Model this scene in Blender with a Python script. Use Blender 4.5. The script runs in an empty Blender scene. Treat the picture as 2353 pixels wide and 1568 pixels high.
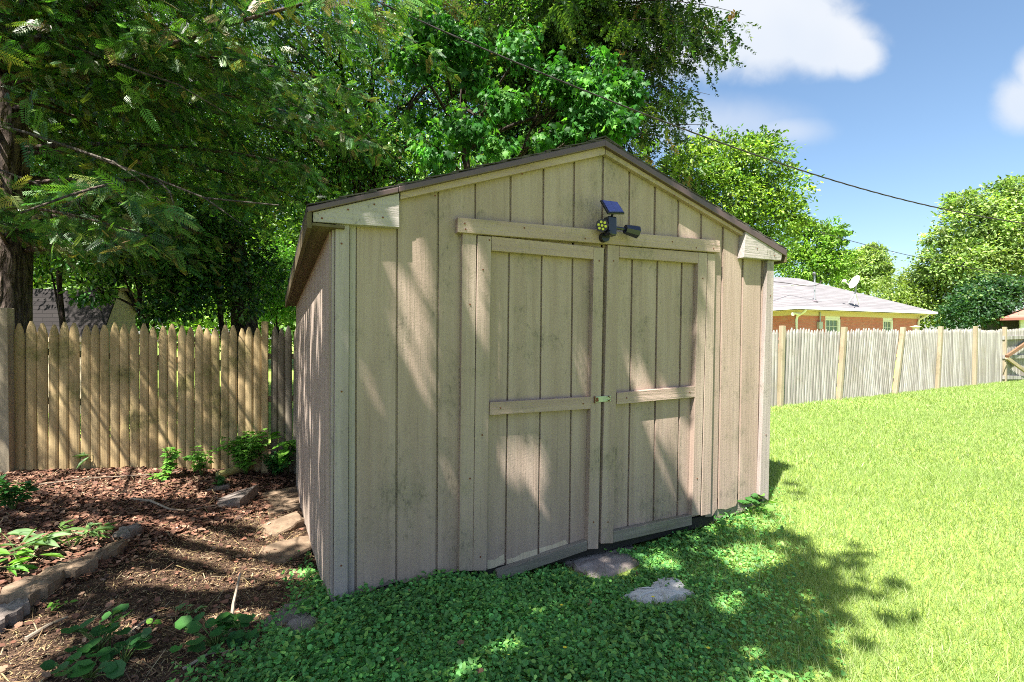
import bpy, bmesh, math, random
import numpy as np
from mathutils import Vector, Matrix
random.seed(7)
RNG = np.random.default_rng(11)
R = math.radians
scene = bpy.context.scene
COL = scene.collection

# ------------------------------------------------------------------ camera model
CX, CY, FPX, HC = 1176.5, 784.0, 1108.0, 1.207      # photo measured at 2353 x 1568
def P(px, py, Y):
    return np.array([(px-CX)/FPX*Y, Y, HC+(CY-py)/FPX*Y])
# front wall frame of the shed: O + u*D - p*N (p = proud of the wall, towards the viewer)
O2 = np.array([-0.807, 2.19]); D2 = np.array([0.899, 0.438]); N2 = np.array([-0.438, 0.899])
def Fr(px, py, p=0.0):
    o = O2 - p*N2; a = (px-CX)/FPX
    u = (a*o[1]-o[0])/(D2[0]-a*D2[1]); Y = o[1]+u*D2[1]
    return u, HC+(CY-py)/FPX*Y
def FW(u, p, z):
    q = O2 + u*D2 - p*N2
    return np.array([q[0], q[1], z])
def FP(px, py, p=0.0):
    u, z = Fr(px, py, p); return FW(u, p, z)

# ------------------------------------------------------------------ terrain
_tp = np.array([
 (0,0,0),(0,1.5,0),(-1.5,1.5,0.01),(1.5,1.5,0.0),(-.82,2.1,-.005),(-.35,2.38,.0),(.0,2.5,-.085),(.5,2.75,-.095),(1.2,3.05,-.07),(1.85,3.45,.02),
 (-1.0,2.5,-.09),(-1.3,3.0,-.19),(-2.2,4.9,-.29),(-1.7,2.7,-.10),(-2.4,2.9,.02),(-3.4,3.6,.0),(-4.6,4.2,.03),(-3.4,4.75,-.05),(-2.45,5.2,-.15),
 (-1.9,3.6,-.17),(-6,3,.05),(-5,1,.05),(-5,7,-.05),(-2,8,-.1),(2.0,6.5,.12),(4.07,7.5,.185),(7.5,9.3,.22),(11.4,11.2,.257),(4,3,.04),(8,5,.10),(4,1,.02),
 (14,8,.15),(0,12,.1),(10,18,.4),(20,20,.5),(0,25,.3),(-15,15,.0),(-15,0,.0),(0,-10,-.05),(15,-5,.05),(30,30,.5),(-30,30,.2),(30,0,.3)], float)
def _phi(r2): return np.where(r2 > 1e-12, r2*np.log(np.maximum(r2, 1e-12))*0.5, 0.0)
def _tps_fit():
    n = len(_tp); X = _tp[:, :2]
    K = _phi(((X[:, None]-X[None])**2).sum(-1)) + np.eye(n)*0.02
    Pm = np.c_[np.ones(n), X]
    A = np.zeros((n+3, n+3)); A[:n, :n] = K; A[:n, n:] = Pm; A[n:, :n] = Pm.T
    return np.linalg.solve(A, np.r_[_tp[:, 2], 0, 0, 0])
_tw = _tps_fit()
def gz(x, y):
    x = np.asarray(x, float); y = np.asarray(y, float); sh = x.shape
    q = np.c_[x.ravel(), y.ravel()]
    rr = np.linalg.norm(q, axis=1); k = np.minimum(1, 28/np.maximum(rr, 1e-6)); q = q*k[:, None]
    out = np.empty(len(q))
    for i in range(0, len(q), 20000):
        c = q[i:i+20000]
        out[i:i+20000] = _phi(((c[:, None]-_tp[None, :, :2])**2).sum(-1)) @ _tw[:-3] + _tw[-3] + c @ _tw[-2:]
    out = np.clip(out, -.5, .9)
    x, y = q[:, 0], q[:, 1]
    out += .006*np.sin(x*3.1+1)*np.sin(y*2.7) + .004*np.sin(x*7.3)*np.sin(y*6.1+2)
    return out.reshape(sh)
def G(px, py):
    z = 0.0
    for _ in range(25):
        Y = (HC-z)/((py-CY)/FPX); X = (px-CX)/FPX*Y; z = .5*z+.5*float(gz(X, Y))
    return np.array([X, Y, float(gz(X, Y))])

# ------------------------------------------------------------------ mesh building
class MB:
    def __init__(s): s.v = []; s.f = []; s.c = []; s.n = 0
    def add(s, verts, faces, col=None):
        verts = np.asarray(verts, float).reshape(-1, 3)
        s.v.append(verts)
        for f in faces: s.f.append([i+s.n for i in f])
        s.n += len(verts)
        s.c.append(np.tile(np.array(col if col is not None else (1, 1, 1)), (len(verts), 1)))
        return s
    def box(s, a, b):
        x0, y0, z0 = a; x1, y1, z1 = b
        v = [(x0,y0,z0),(x1,y0,z0),(x1,y1,z0),(x0,y1,z0),(x0,y0,z1),(x1,y0,z1),(x1,y1,z1),(x0,y1,z1)]
        return s.add(v, BOXF)
    def hexa(s, front, back, col=None):          # two matching polygons joined
        n = len(front); v = list(front)+list(back)
        f = [list(range(n)), list(range(2*n-1, n-1, -1))]
        for i in range(n):
            j = (i+1) % n; f.append([j, i, i+n, j+n])
        return s.add(v, f, col)
    def prism(s, quad, p0, p1, col=None):        # photo outline lying p1 proud of the shed front, back at p0
        fr = []; bk = []
        for (x, y) in quad:
            u, z = Fr(x, y, p1); fr.append(FW(u, p1, z)); bk.append(FW(u, p0, z))
        return s.hexa(fr, bk, col)
    def obox(s, c, ax, ay, az, col=None):        # centre and three half-axis vectors
        c, ax, ay, az = map(lambda q: np.array(q, float), (c, ax, ay, az))
        v = [c+i*ax+j*ay+k*az for (i, j, k) in [(-1,-1,-1),(1,-1,-1),(1,1,-1),(-1,1,-1),(-1,-1,1),(1,-1,1),(1,1,1),(-1,1,1)]]
        return s.add(v, BOXF, col)
    def beam(s, a, b, w, t, up=(0, 0, 1), col=None):   # square bar from a to b
        a = np.array(a, float); b = np.array(b, float); d = b-a; L = np.linalg.norm(d); d /= L
        up = np.array(up, float); x = np.cross(d, up); x /= np.linalg.norm(x); y = np.cross(x, d)
        return s.obox((a+b)/2, x*w/2, d*L/2, y*t/2, col)
    def tube(s, pts, rad, seg=8, cap=True, col=None, wob=0.0):
        pts = np.asarray(pts, float); n = len(pts); rad = np.broadcast_to(np.asarray(rad, float), (n,))
        t = np.gradient(pts, axis=0); t /= np.linalg.norm(t, axis=1)[:, None]+1e-12
        ref = np.array([0, 0, 1.0]) if abs(t[:, 2]).mean() < .8 else np.array([1.0, 0, 0])
        x = np.cross(t, ref); x /= np.linalg.norm(x, axis=1)[:, None]+1e-12; y = np.cross(t, x)
        a = np.arange(seg)/seg*2*np.pi
        rr = rad[:, None]*np.ones((1, seg))
        if wob: rr = rr*(1+RNG.normal(0, wob, (n, seg)))
        v = pts[:, None]+rr[..., None]*(np.cos(a)[None, :, None]*x[:, None]+np.sin(a)[None, :, None]*y[:, None])
        f = [[i*seg+j, i*seg+(j+1) % seg, (i+1)*seg+(j+1) % seg, (i+1)*seg+j] for i in range(n-1) for j in range(seg)]
        if cap: f += [list(range(seg-1, -1, -1)), [(n-1)*seg+j for j in range(seg)]]
        return s.add(v.reshape(-1, 3), f, col)
    def build(s, name, mat, parent=None, bevel=0, smooth=False, fix=True, usecol=False):
        V = np.concatenate(s.v); me = bpy.data.meshes.new(name)
        base = world_of(parent)
        me.from_pydata((V-base).tolist(), [], s.f)
        if fix:
            bm = bmesh.new(); bm.from_mesh(me); bmesh.ops.recalc_face_normals(bm, faces=bm.faces); bm.to_mesh(me); bm.free()
        if usecol:
            at = me.attributes.new('col', 'FLOAT_COLOR', 'POINT'); c = np.concatenate(s.c)
            at.data.foreach_set('color', np.c_[c, np.ones(len(c))].astype(np.float32).ravel())
        if smooth: me.polygons.foreach_set('use_smooth', [True]*len(me.polygons))
        me.materials.append(mat)
        return link(name, me, parent, bevel)
BOXF = [[3,2,1,0],[4,5,6,7],[0,1,5,4],[1,2,6,5],[2,3,7,6],[3,0,4,7]]
def world_of(o):
    v = np.zeros(3)
    while o is not None:
        v += np.array(o.location); o = o.parent
    return v
def link(name, me, parent=None, bevel=0):
    o = bpy.data.objects.new(name, me); COL.objects.link(o)
    if parent is not None: o.parent = parent
    if bevel:
        m = o.modifiers.new('edge', 'BEVEL'); m.width = bevel; m.segments = 2; m.limit_method = 'ANGLE'; m.angle_limit = R(40)
    return o
def tag(o, label=None, cat=None, group=None, kind=None):
    if label: o['label'] = label
    if cat: o['category'] = cat
    if group: o['group'] = group
    if kind: o['kind'] = kind
    return o
def thing(name, label, cat, loc, group=None):
    o = bpy.data.objects.new(name, None); o.empty_display_size = .2; COL.objects.link(o); o.location = loc
    return tag(o, label, cat, group)

# numpy instancing of a small template into one big mesh (leaves of one crown, blades of one lawn)
def basis(axis, nrm):
    y = axis/(np.linalg.norm(axis, axis=1)[:, None]+1e-12)
    x = np.cross(y, nrm); x /= np.linalg.norm(x, axis=1)[:, None]+1e-12
    z = np.cross(x, y)
    return np.stack([x, y, z], axis=2)
class LB:
    """leaf batch: templates scattered with a position, a frame, a size and a colour each"""
    def __init__(s): s.v = []; s.fv = []; s.fl = []; s.c = []; s.n = 0
    def add(s, tmpl, pos, rot, size, col):
        tv, tf = tmpl; tv = np.asarray(tv, float); k = len(tv); N = len(pos)
        size = np.asarray(size, float)
        if size.ndim == 1: size = np.repeat(size[:, None], 3, 1)
        v = np.einsum('nij,nkj->nki', rot, tv[None]*size[:, None, :])+pos[:, None, :]
        s.v.append(v.reshape(-1, 3).astype(np.float32))
        off = s.n+np.arange(N)*k
        flat = np.concatenate([np.asarray(f) for f in tf]); lens = np.array([len(f) for f in tf])
        s.fv.append((off[:, None]+flat[None]).ravel()); s.fl.append(np.tile(lens, N))
        s.c.append(np.repeat(np.clip(col, 0, 1), k, axis=0).astype(np.float32)); s.n += N*k
        return s
    def build(s, name, mat, parent=None):
        V = np.concatenate(s.v); fv = np.concatenate(s.fv).astype(np.int32); fl = np.concatenate(s.fl).astype(np.int32); C = np.concatenate(s.c)
        V = V-world_of(parent).astype(np.float32)
        me = bpy.data.meshes.new(name)
        me.vertices.add(len(V)); me.vertices.foreach_set('co', V.ravel())
        me.loops.add(len(fv)); me.loops.foreach_set('vertex_index', fv)
        me.polygons.add(len(fl)); me.polygons.foreach_set('loop_start', np.r_[0, np.cumsum(fl)[:-1]].astype(np.int32))
        me.update(calc_edges=True)
        at = me.attributes.new('col', 'FLOAT_COLOR', 'POINT')
        at.data.foreach_set('color', np.c_[C, np.ones(len(C), np.float32)].astype(np.float32).ravel())
        me.materials.append(mat)
        return link(name, me, parent)
def unit(n, rng=RNG):
    v = rng.normal(size=(n, 3)); return v/np.linalg.norm(v, axis=1)[:, None]
def jit(base, n, h=.25, warm=.12, rng=RNG):
    base = np.asarray(base, float); k = np.exp(rng.normal(0, h, (n, 1))); w = rng.normal(0, warm, (n, 1))
    return base[None]*k*np.concatenate([1+w, np.ones((n, 1)), 1-w], 1)
LEAF = (np.array([(0,0,0),(.24,.3,.05),(.2,.65,.04),(0,1,-.08),(-.2,.65,.04),(-.24,.3,.05)]), [[0,1,2,3],[0,3,4,5]])
LONG = (np.array([(0,0,0),(.13,.3,.03),(.1,.65,.02),(0,1,-.14),(-.1,.65,.02),(-.13,.3,.03)]), [[0,1,2,3],[0,3,4,5]])
MAPLE = (np.array([(0,0,0),(.16,.12,0),(.46,.16,-.08),(.3,.34,0),(.44,.58,-.1),(.2,.58,0),(0,1,-.12),(-.2,.58,0),(-.44,.58,-.1),(-.3,.34,0),(-.46,.16,-.08),(-.16,.12,0),(0,.45,.03)]),
         [[0,1,12],[1,2,3,12],[3,4,5,12],[5,6,12],[6,7,12],[7,8,9,12],[9,10,11,12],[11,0,12]])
ROUND = (np.array([(0,.06,0),(.3,-.06,.05),(.52,.25,.1),(.46,.68,.06),(0,.98,.0),(-.46,.68,.06),(-.52,.25,.1),(-.3,-.06,.05),(0,.42,-.05)]),
         [[0,1,2,8],[2,3,4,8],[4,5,6,8],[6,7,0,8]])
BLADE = (np.array([(-.5,0,0),(.5,0,0),(-.36,.55,.06),(.36,.55,.06),(0,1,.26)]), [[0,1,3,2],[2,3,4]])
CURL = (np.array([(-.3,-.5,.08),(.3,-.45,.0),(.42,0,.12),(.1,.55,.04),(-.25,.5,.16),(-.4,.05,.02),(0,0,-.06)]), [[0,1,2,6],[2,3,4,6],[4,5,0,6]])
CHIP = (np.array([(-.5,-.12,0),(.5,-.08,.03),(.48,.1,.0),(-.46,.13,.04)]), [[0,1,2,3]])
def _spray(n=10):                      # a flat needled twig one unit long
    v = []; f = []
    v += [(-.012,0,0),(.012,0,0),(.006,1,-.06),(-.006,1,-.06)]; f.append([0,1,2,3])
    for i in range(n):
        y = .08+.92*i/n; z = -.06*y*y
        L = .27*(1-.5*y*y)
        for sg in (-1, 1):
            b = len(v); dx = sg*L*.86; dy = L*.55; wx = -.022*sg*.5; wy = .026
            v += [(0, y-wy*.5, z), (dx*.55-wx, y+dy*.5-wy, z+.01), (dx, y+dy, z-.02), (dx*.5+wx, y+dy*.5+wy, z+.01)]; f.append([b, b+1, b+2, b+3])
    return np.array(v), f
SPRAY = _spray()
def _bunch(n=30):                      # drooping spruce branchlet, needles all round
    rr = np.random.default_rng(5); v = []; f = []
    for i in range(n):
        y = rr.uniform(.0, 1); a = rr.uniform(0, 6.28); L = .2*(1-.5*y)
        o = np.array([0, y, 0]); d = np.array([math.cos(a)*.8, .6, math.sin(a)*.8])*L; w = np.cross(d, [0, 1, 0]); w = w/np.linalg.norm(w)*.030
        b = len(v); v += [o, o+d*.5+w, o+d, o+d*.5-w]; f.append([b, b+1, b+2, b+3])
    return np.array(v), f
BUNCH = _bunch()

# ------------------------------------------------------------------ materials
class NT:
    def __init__(s, name):
        s.m = bpy.data.materials.new(name); s.m.use_nodes = True; s.t = s.m.node_tree; s.t.nodes.clear()
        s.out = s.n('ShaderNodeOutputMaterial')
    def n(s, ty, **kw):
        nd = s.t.nodes.new(ty)
        for k, v in kw.items(): setattr(nd, k, v)
        return nd
    def l(s, a, b): s.t.links.new(a, b)
    def val(s, sock, v):
        if hasattr(v, 'links') or hasattr(v, 'is_linked'): s.l(v, sock)
        else: sock.default_value = v
    def mix(s, fac, a, b, mode='MIX'):
        m = s.n('ShaderNodeMix', data_type='RGBA', blend_type=mode)
        s.val(m.inputs[0], fac)
        for i, c in ((6, a), (7, b)):
            if isinstance(c, (tuple, list)): m.inputs[i].default_value = (*c[:3], 1)
            else: s.l(c, m.inputs[i])
        return m.outputs[2]
    def math(s, op, a, b=0.0, c=0.0):
        m = s.n('ShaderNodeMath', operation=op)
        for i, q in enumerate((a, b, c)): s.val(m.inputs[i], q)
        return m.outputs[0]
    def coord(s, scale=(1, 1, 1), rotz=0.0, which='Object', rot=None):
        tc = s.n('ShaderNodeTexCoord'); v = tc.outputs[which]
        if rotz:
            m0 = s.n('ShaderNodeMapping'); m0.inputs['Rotation'].default_value = (0, 0, -rotz); s.l(v, m0.inputs[0]); v = m0.outputs[0]
        mp = s.n('ShaderNodeMapping'); mp.inputs['Scale'].default_value = scale; s.l(v, mp.inputs[0])
        return mp.outputs[0]
    def noise(s, v, scale, detail=4, rough=.55, dist=0.0):
        t = s.n('ShaderNodeTexNoise'); t.inputs['Scale'].default_value = scale; t.inputs['Detail'].default_value = detail
        t.inputs['Roughness'].default_value = rough; t.inputs['Distortion'].default_value = dist; s.l(v, t.inputs['Vector'])
        return t.outputs[0]
    def ramp(s, x, a, b):
        m = s.n('ShaderNodeMapRange', interpolation_type='SMOOTHSTEP'); m.inputs[1].default_value = a; m.inputs[2].default_value = b; s.l(x, m.inputs[0])
        return m.outputs[0]
    def bsdf(s, col, rough=.8, bump=None, bstr=.4, bdist=.01, spec=.3, metal=0.0, extra=None):
        p = s.n('ShaderNodeBsdfPrincipled')
        if isinstance(col, (tuple, list)): p.inputs['Base Color'].default_value = (*col[:3], 1)
        else: s.l(col, p.inputs['Base Color'])
        s.val(p.inputs['Roughness'], rough); p.inputs['Specular IOR Level'].default_value = spec; p.inputs['Metallic'].default_value = metal
        if bump is not None:
            b = s.n('ShaderNodeBump'); b.inputs['Strength'].default_value = bstr; b.inputs['Distance'].default_value = bdist; s.l(bump, b.inputs['Height']); s.l(b.outputs[0], p.inputs['Normal'])
        s.l(p.outputs[0], s.out.inputs[0])
        return s.m
def simple(name, col, rough=.6, spec=.4, metal=0.0, var=.15, scale=30):
    t = NT(name); n = t.noise(t.coord(), scale)
    c = t.mix(n, tuple(q*(1-var) for q in col), tuple(min(1, q*(1+var)) for q in col))
    return t.bsdf(c, rough, n, .15, .003, spec, metal)
ANG = math.atan2(.438, .899)
def wood(name, base, light, moss=(.14,.15,.06), dirt=(.1,.085,.065), grain='v', rot=ANG, moss_amt=.5, dirt_amt=.5, gscale=1.0, bstr=.5):
    t = NT(name)
    sc = (70, 70, 2.2) if grain == 'v' else (2.2, 70, 70)
    g = t.noise(t.coord(tuple(q*gscale for q in sc), rot), 1.0, 5, .62, .6)
    g2 = t.noise(t.coord((14, 14, .8) if grain == 'v' else (.8, 14, 14), rot), 1.0, 4, .6, .3)
    blot = t.noise(t.coord(), 3.1, 5, .6)
    fine = t.noise(t.coord(), 95, 3, .7)
    c = t.mix(t.ramp(g2, .3, .7), base, light)
    c = t.mix(t.math('MULTIPLY', t.ramp(g, .56, .78), .45), c, tuple(q*.45 for q in base))
    c = t.mix(t.math('MULTIPLY', t.ramp(blot, .5, .72), moss_amt), c, moss)
    sp = t.noise(t.coord((1, 1, .5)), 44, 6, .8)
    c = t.mix(t.math('MULTIPLY', t.ramp(t.math('MULTIPLY', sp, t.math('ADD', blot, .45)), .52, .72), dirt_amt), c, dirt)
    c = t.mix(t.math('MULTIPLY', t.ramp(fine, .62, .75), .25), c, tuple(min(1, q*1.25) for q in light))
    h = t.math('ADD', t.math('MULTIPLY', g, .8), t.math('MULTIPLY', fine, .35))
    return t.bsdf(c, .82, h, bstr, .006, .25)
def foliage(name, trans=.4, rough=.42, spec=.5, tcol=(1.25, 1.35, .5)):
    t = NT(name)
    a = t.n('ShaderNodeAttribute', attribute_name='col')
    p = t.n('ShaderNodeBsdfPrincipled'); t.l(a.outputs['Color'], p.inputs['Base Color']); p.inputs['Roughness'].default_value = rough; p.inputs['Specular IOR Level'].default_value = spec
    tr = t.n('ShaderNodeBsdfTranslucent'); t.l(t.mix(1.0, a.outputs['Color'], tcol, 'MULTIPLY'), tr.inputs[0])
    mx = t.n('ShaderNodeMixShader'); mx.inputs[0].default_value = trans; t.l(p.outputs[0], mx.inputs[1]); t.l(tr.outputs[0], mx.inputs[2])
    t.l(mx.outputs[0], t.out.inputs[0]); return t.m
def litter_mat(name):
    t = NT(name); a = t.n('ShaderNodeAttribute', attribute_name='col')
    n = t.noise(t.coord(), 60); c = t.mix(n, a.outputs['Color'], t.mix(1.0, a.outputs['Color'], (.6, .55, .5), 'MULTIPLY'))
    return t.bsdf(c, .75, None, spec=.25)
# ------------------------------------------------------------------ materials in use
M = {}
M['siding'] = wood('siding_paint', (.295,.217,.174), (.36,.275,.225), moss=(.17,.155,.105), moss_amt=.4, dirt_amt=.65, bstr=.75)
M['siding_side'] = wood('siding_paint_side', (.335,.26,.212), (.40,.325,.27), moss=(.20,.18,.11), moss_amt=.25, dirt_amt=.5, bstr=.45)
M['trim_v'] = wood('trim_paint_upright', (.295,.219,.176), (.355,.276,.224), moss=(.20,.19,.105), moss_amt=.3, dirt_amt=.5, bstr=.75)
M['trim_h'] = wood('trim_paint_level', (.305,.217,.176), (.377,.28,.23), grain='h', moss=(.20,.19,.10), moss_amt=.3, dirt_amt=.5, bstr=1.0)
M['post'] = wood('weathered_corner', (.27,.225,.205), (.345,.294,.27), moss=(.2,.20,.14), moss_amt=.3, dirt_amt=.6, bstr=.9)
M['block'] = wood('peeling_board', (.295,.255,.24), (.40,.352,.335), grain='h', dirt=(.07,.07,.065), dirt_amt=.8, moss_amt=.2, bstr=.9)
M['bare'] = wood('bare_grey_board', (.145,.125,.10), (.245,.22,.18), grain='h', moss=(.12,.14,.05), moss_amt=.45, dirt_amt=.5, bstr=.9)
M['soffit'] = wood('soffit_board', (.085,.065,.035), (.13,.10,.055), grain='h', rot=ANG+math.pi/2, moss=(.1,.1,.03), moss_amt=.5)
M['drip'] = simple('brown_drip_edge', (.085,.052,.047), .4, .5, 0, .2, 12)
M['dark'] = simple('cavity_shade', (.02,.018,.015), .9)  # near-black: the shade of open gaps put into a colour
M['black_plastic'] = simple('black_plastic', (.008,.009,.013), .35, .5)
M['navy_plastic'] = simple('navy_plastic', (.012,.014,.035), .3, .5)
M['led'] = simple('yellow_led', (.55,.58,.06), .35, .5)
M['zinc'] = simple('zinc_plate', (.32,.36,.31), .45, .5, .6, .3, 90)
M['rust'] = simple('rusty_steel', (.16,.06,.03), .8, .2, .2, .4, 120)
def shingle_mat(name, a, b, rot, w=.3, h=.045, patch=.4):
    t = NT(name)
    tc = t.n('ShaderNodeTexCoord'); mp = t.n('ShaderNodeMapping'); mp.inputs['Rotation'].default_value = (0, 0, -rot); t.l(tc.outputs['Object'], mp.inputs[0])
    sx = t.n('ShaderNodeSeparateXYZ'); t.l(mp.outputs[0], sx.inputs[0]); cx = t.n('ShaderNodeCombineXYZ')
    t.l(t.math('ADD', sx.outputs[0], sx.outputs[1]), cx.inputs[0]); t.l(sx.outputs[2], cx.inputs[1])
    br = t.n('ShaderNodeTexBrick'); br.inputs['Scale'].default_value = 1; br.inputs['Brick Width'].default_value = w; br.inputs['Row Height'].default_value = h
    br.inputs['Mortar Size'].default_value = h*.1; br.inputs['Mortar Smooth'].default_value = .3; t.l(cx.outputs[0], br.inputs['Vector'])
    br.inputs['Color1'].default_value = (*a, 1); br.inputs['Color2'].default_value = (*b, 1); br.inputs['Mortar'].default_value = (*[q*.45 for q in a], 1)
    n = t.noise(t.coord(), .9, 5, .6); n2 = t.noise(t.coord(), 60, 3)
    c = t.mix(t.math('MULTIPLY', t.ramp(n, .4, .7), patch), br.outputs[0], tuple(q*.6 for q in a))
    c = t.mix(t.math('MULTIPLY', n2, .35), c, tuple(min(1, q*1.3) for q in b))
    return t.bsdf(c, .9, t.math('ADD', n2, br.outputs[1]), .35, .01, .2)
M['shed_shingle'] = shingle_mat('dark_shingles', (.05,.045,.042), (.085,.075,.068), ANG)

# ------------------------------------------------------------------ the shed
shed = thing('garden_shed', 'weathered tan wooden shed with double doors and low gable roof beside the lawn', 'shed', (0.5, 3.4, 0))
lean = lambda x: .002+(x-912)*2.0e-5
def xat(x, y): return x-lean(x)*(y-560)
BOT = [(760,1394),(799,1388),(816,1374),(838,1369),(846,1362),(858,1357),(866,1349),(884,1341),(893,1333),(907,1330),(918,1337),(930,1340),(944,1347),(956,1346),(966,1340),(972,1333),(980,1334),(988,1326),(1005,1322),(1012,1316),(1023,1317),(1075,1310),(1636,1187),(1648,1178),(1657,1170),(1668,1171),(1690,1163),(1712,1152),(1722,1146),(1727,1136),(1735,1134),(1742,1145),(1790,1146)]
def yb(x):
    return float(np.interp(x, [q[0] for q in BOT], [q[1] for q in BOT]))
def ytop(x):
    return float(np.interp(x, [700, 1391, 1812], [490, 345, 588]))
w = MB()
edges = [764,817,912,1006,1091,1172,1247,1317,1383,1444,1503,1557,1610,1660,1707,1752,1779]
def plank(x0, x1, low):
    g = 2.6
    a, b = x0+g, x1-g
    tops = [(xat(a, ytop(a)), ytop(a))] + ([(1391, ytop(1391))] if a < 1391 < b else []) + [(xat(b, ytop(b)), ytop(b))]
    if low is None:
        ya = 0
        for _ in range(3):
            pass
        bl = [(xat(b, yb(b)), yb(b))]+[(x, y) for (x, y) in reversed(BOT) if xat(a, yb(a))+2 < x < xat(b, yb(b))-2]+[(xat(a, yb(a)), yb(a))]
    else:
        bl = [(xat(b, low), low), (xat(a, low), low)]
    w.prism(tops+bl, -.011, 0)
for x0, x1 in zip(edges, edges[1:]):
    if x1 <= 1006 or x0 >= 1660: plank(x0, x1, None)
    elif x0 == 1006: plank(1006, 1076, None); plank(1076-5.2, 1091, 560)
    elif x0 == 1610: plank(1610, 1634, 585); plank(1634-5.2, 1660, None)
    else: plank(x0, x1, 572)
# dark core behind the boards
w.prism([(764,486),(1391,350),(1779,566),(1760,1120),(1630,1150),(1630,575),(1075,545),(1075,1285),(764,1385)], -.03, -.0125)
w.build('front_wall', M['siding'], shed)
# side walls ---------------------------------------------------------
A3 = np.array([-0.815, 2.19]); B3 = np.array([-2.195, 4.93]); Wd = (B3-A3); LW = np.linalg.norm(Wd); Wd = Wd/LW
DZ_TOP = lambda t: 1.745-.10*t/LW
DZ_BOT = lambda t: -.03-.30*t/LW
w = MB(); nrm = np.array([-Wd[1], Wd[0]])         # outward (to the left)
rr = random.Random(3)
t = .02; k = 0
while t < LW:
    t1 = min(t+.2032, LW); q0, q1 = t+.004, t1-.004
    def pt(tt, off, z): q = A3+Wd*tt+nrm*off; return (q[0], q[1], z)
    mid = (q0+q1)/2
    bots = [(q0, DZ_BOT(q0)+rr.uniform(0, .015)), (mid, DZ_BOT(mid)+rr.uniform(-.01, .02)), (q1, DZ_BOT(q1)+rr.uniform(0, .015))]
    pol = [(q1, DZ_TOP(q1)), (q0, DZ_TOP(q0))]+bots
    w.hexa([pt(a, .012, z) for a, z in pol], [pt(a, 0.0, z) for a, z in pol]); t = t1; k += 1
w.hexa([pt(0.03, -.0015, DZ_TOP(0)), pt(LW, -.0015, DZ_TOP(LW)), pt(LW, -.0015, DZ_BOT(LW)+.05), pt(0.03, -.0015, DZ_BOT(0)+.05)],
       [pt(0.03, -.02, DZ_TOP(0)), pt(LW, -.02, DZ_TOP(LW)), pt(LW, -.02, DZ_BOT(LW)+.05), pt(0.03, -.02, DZ_BOT(0)+.05)])
w.build('side_wall', M['siding_side'], shed)
uR, zR = Fr(1779, 590, 0); uRb = Fr(1760, 1145, 0)[0]
C3 = FW(uR-.01, 0, 0)[:2]; Dr = C3+Wd*LW
w = MB()
t = .03
while t < LW:
    t1 = min(t+.2032, LW); q0, q1 = t+.004, t1-.004
    def pr(tt, off, z):
        s_ = (1.8-z)*.028; q = C3-D2*s_+Wd*tt-nrm*off; return (q[0], q[1], z)
    pol = [(q0, zR-.05), (q1, zR-.08), (q1, .02), (q0, .04)]
    w.hexa([pr(a, .0, z) for a, z in pol], [pr(a, -.012, z) for a, z in pol]); t = t1
w.hexa([pr(0.03, -.014, zR-.05), pr(LW, -.014, zR-.08), pr(LW, -.014, .0), pr(0.03, -.014, .0)], [pr(0.03, -.03, zR-.05), pr(LW, -.03, zR-.08), pr(LW, -.03, .0), pr(0.03, -.03, .0)])
w.build('side_wall', M['siding_side'], shed)
# back wall
w = MB(); zpk = Fr(1391, 350, 0)[1]
upk = Fr(1391, 350, 0)[0]; Pk = np.array(FW(upk, 0, 0)[:2])+Wd*LW
bk = [(B3[0]+.02, B3[1]-.02, 1.64), (Pk[0], Pk[1], zpk-.1), (Dr[0]-.03, Dr[1]-.03, zR-.1), (Dr[0]-.03, Dr[1]-.03, -.1), (B3[0]+.02, B3[1]-.02, -.33)]
w.hexa(bk, [(x-N2[0]*.02, y-N2[1]*.02, z) for x, y, z in bk]); w.build('back_wall', M['siding_side'], shed)
# roof ----------------------------------------------------------------
EL = FP(705, 476, .055); RG = FP(1391, 320.5, .055); ER = FP(1809, 575, .055)
WL = np.array([Wd[0]*(LW+.1), Wd[1]*(LW+.1), -.148]); WR = WL.copy(); WR[2] = -.10; WG = WL.copy(); WG[2] = -.12
def slab(a, b, va, vb, n, th, nu=14):
    """shingle courses: each row a thin lapped sheet, slightly uneven"""
    for i in range(n):
        f0, f1 = i/n, min(1, (i+1.25)/n)
        p0, p1 = a+(b-a)*f0, a+(b-a)*f1; q0, q1 = p0+va+(vb-va)*f0, p1+va+(vb-va)*f1
        up0 = np.array([0, 0, .012]); up1 = np.array([0, 0, .0035])
        for j in range(nu):
            g0, g1 = j/nu, (j+1)/nu-.0015
            z = rr.uniform(0, .004)
            top = [p0+(q0-p0)*g0+up0+[0,0,z], p0+(q0-p0)*g1+up0+[0,0,z], p1+(q1-p1)*g1+up1+[0,0,z], p1+(q1-p1)*g0+up1+[0,0,z]]
            w.hexa(top, [v-np.array([0, 0, .006]) for v in top])
w = MB(); slab(EL, RG, WL, WG, 12, .01); slab(ER, RG, WR, WG, 12, .01)
w.hexa([EL, RG, ER, ER-[0,0,.018], RG-[0,0,.018], EL-[0,0,.018]], [EL+WL, RG+WG, ER+WR, ER+WR-[0,0,.018], RG+WG-[0,0,.018], EL+WL-[0,0,.018]])
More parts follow.
